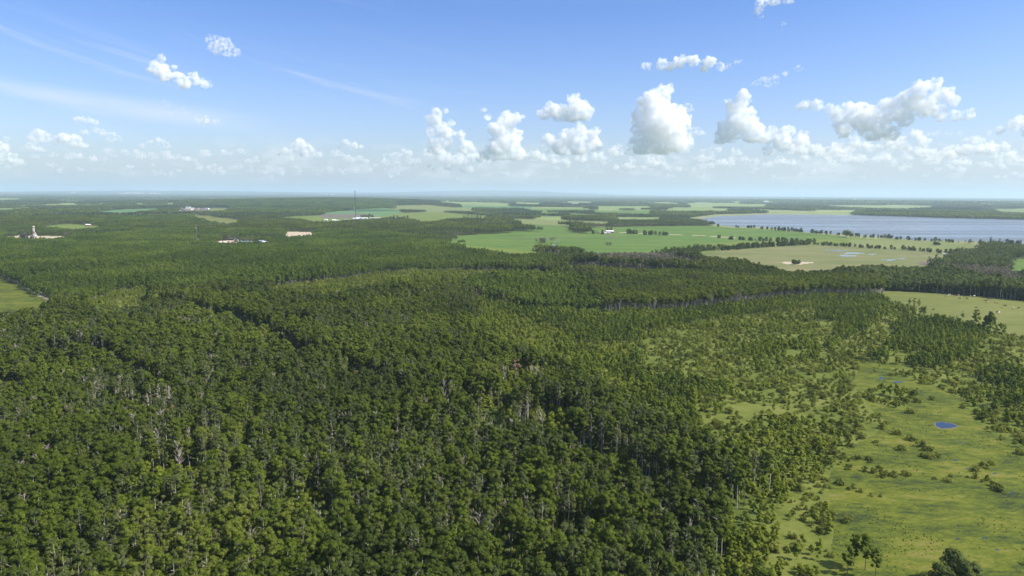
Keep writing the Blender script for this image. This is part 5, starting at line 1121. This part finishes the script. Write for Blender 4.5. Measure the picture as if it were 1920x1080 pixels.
cloud([(184, 247, 7), (195, 251, 8), (212, 255, 9), (222, 260, 6), (165, 252, 8), (205, 262, 6)], 'streaky cloud at the upper right of the left group', 268, .15)
cloud([(55, 276, 8), (68, 280, 6), (46, 282, 5)], 'small puff below the round left cloud', None, .1)
cloud([(8, 279, 11), (22, 296, 10), (2, 298, 12), (35, 301, 7), (-8, 285, 12), (16, 262, 6)], 'cloud cut by the left edge of the view', 307, .1)
cloud([(198, 282, 8), (206, 290, 7), (190, 294, 6), (110, 292, 7), (130, 296, 7), (150, 292, 6), (175, 298, 6), (80, 296, 6)], 'broken flat row under the left group', 302, .3)
cloud([(283, 268, 7), (298, 267, 8), (310, 272, 6), (270, 274, 6)], 'small flat cloud right of the left group', 281, .2)
cloud([(240, 288, 7), (262, 290, 9), (285, 292, 9), (310, 290, 9), (330, 293, 7), (275, 298, 6)], 'thin low cloud row right of the left group', 302, .28)
cloud([(112, 311, 7), (125, 316, 5), (60, 314, 7), (45, 316, 6), (276, 318, 6), (292, 320, 5), (312, 326, 7)], 'faint puffs close to the left skyline', None, .4)
cloud([(380, 315, 8), (398, 316, 8), (415, 318, 6), (448, 312, 7), (465, 302, 7), (470, 312, 5)], 'faint puffs low between left group and bell cloud', 323, .3)
cloud([(735, 292, 7), (722, 290, 5), (748, 290, 7)], 'small cap cloud left of the ragged towers', 298, .1)
cloud([(722, 306, 9), (745, 308, 8), (768, 304, 9), (782, 308, 6), (705, 312, 6)], 'low puffs beneath the small cap cloud', 318, .25)
cloud([(510, 318, 7), (530, 320, 8), (560, 318, 8), (590, 320, 7), (620, 318, 9), (640, 320, 8), (665, 320, 7), (490, 321, 6)], 'faint low row above the skyline left of centre', 328, .4)
cloud([(1215, 300, 10), (1240, 298, 8), (1185, 302, 8), (1265, 295, 7), (1150, 282, 7), (1160, 275, 7)], 'low scraps beneath the tall leaning tower cloud', 308, .25)
cloud([(1320, 285, 8), (1330, 278, 6), (1308, 298, 7), (1335, 290, 6), (1312, 312, 6)], 'faint small column between the two tower clouds', 316, .35)
cloud([(1370, 305, 10), (1395, 302, 9), (1350, 310, 7), (1415, 304, 7), (1440, 312, 7)], 'low cloud beneath the second tower cloud', 314, .3)
cloud([(1560, 300, 9), (1585, 298, 9), (1615, 296, 9), (1640, 300, 8), (1540, 306, 8), (1665, 308, 9), (1690, 312, 8)], 'wide low row beneath the largest cloud', 316, .32)

def high_cloud(gx, gy, w, label):
    # floats sunward of the far fields, above the view, and throws its shade on them
    z = 1350.; k = z / SV.z; x, y = gx + SV.x * k, gy + SV.y * k; o = next(a for a in S.objects if a.get('label', '').startswith('compact cloud with two humps'))
    c = o.copy(); link(c); c.matrix_world = Matrix.Translation((x, y, z)) @ Matrix.Scale(w / 11., 4); c['label'] = label
high_cloud(*G(690, 395), 900, 'cloud above the view whose shade falls on the dark crop field left of the tower')
high_cloud(*G(530, 391), 800, 'cloud above the view whose shade falls on the wooded ridge')
for i in range(150):
    x = -40 + 2000 * ((i * .618034) % 1) ** .8; y = random.uniform(282, 334); k = (338 - y) / 56 * (.5 + .7 * (x / 1920)) + .25
    cloud([(x + random.uniform(-2.6, 2.6) * j * k * 3.2, y - random.uniform(0, 5) * k, random.uniform(3.6, 9) * k + 1.4) for j in range(random.randint(2, 5))], 'faint small cumulus in the low broken band just over the skyline', y + 3, random.uniform(0, .2), 1350, .6)

# ------------------------------------------------------------------ haze
hz_m, nt, N, L = new_mat('haze'); o = N.new('ShaderNodeOutputMaterial'); v = N.new('ShaderNodeVolumePrincipled'); L.new(v.outputs[0], o.inputs['Volume'])
v.inputs['Color'].default_value = (.66, .84, 1., 1); v.inputs['Density'].default_value = 5.0e-5; v.inputs['Anisotropy'].default_value = .1
hb = MB().box((0, 0, 209), (150000, 150000, 422)).build('haze', hz_m); tag(hb, 'pale blue haze over the far plain', 'haze', None, 'stuff')
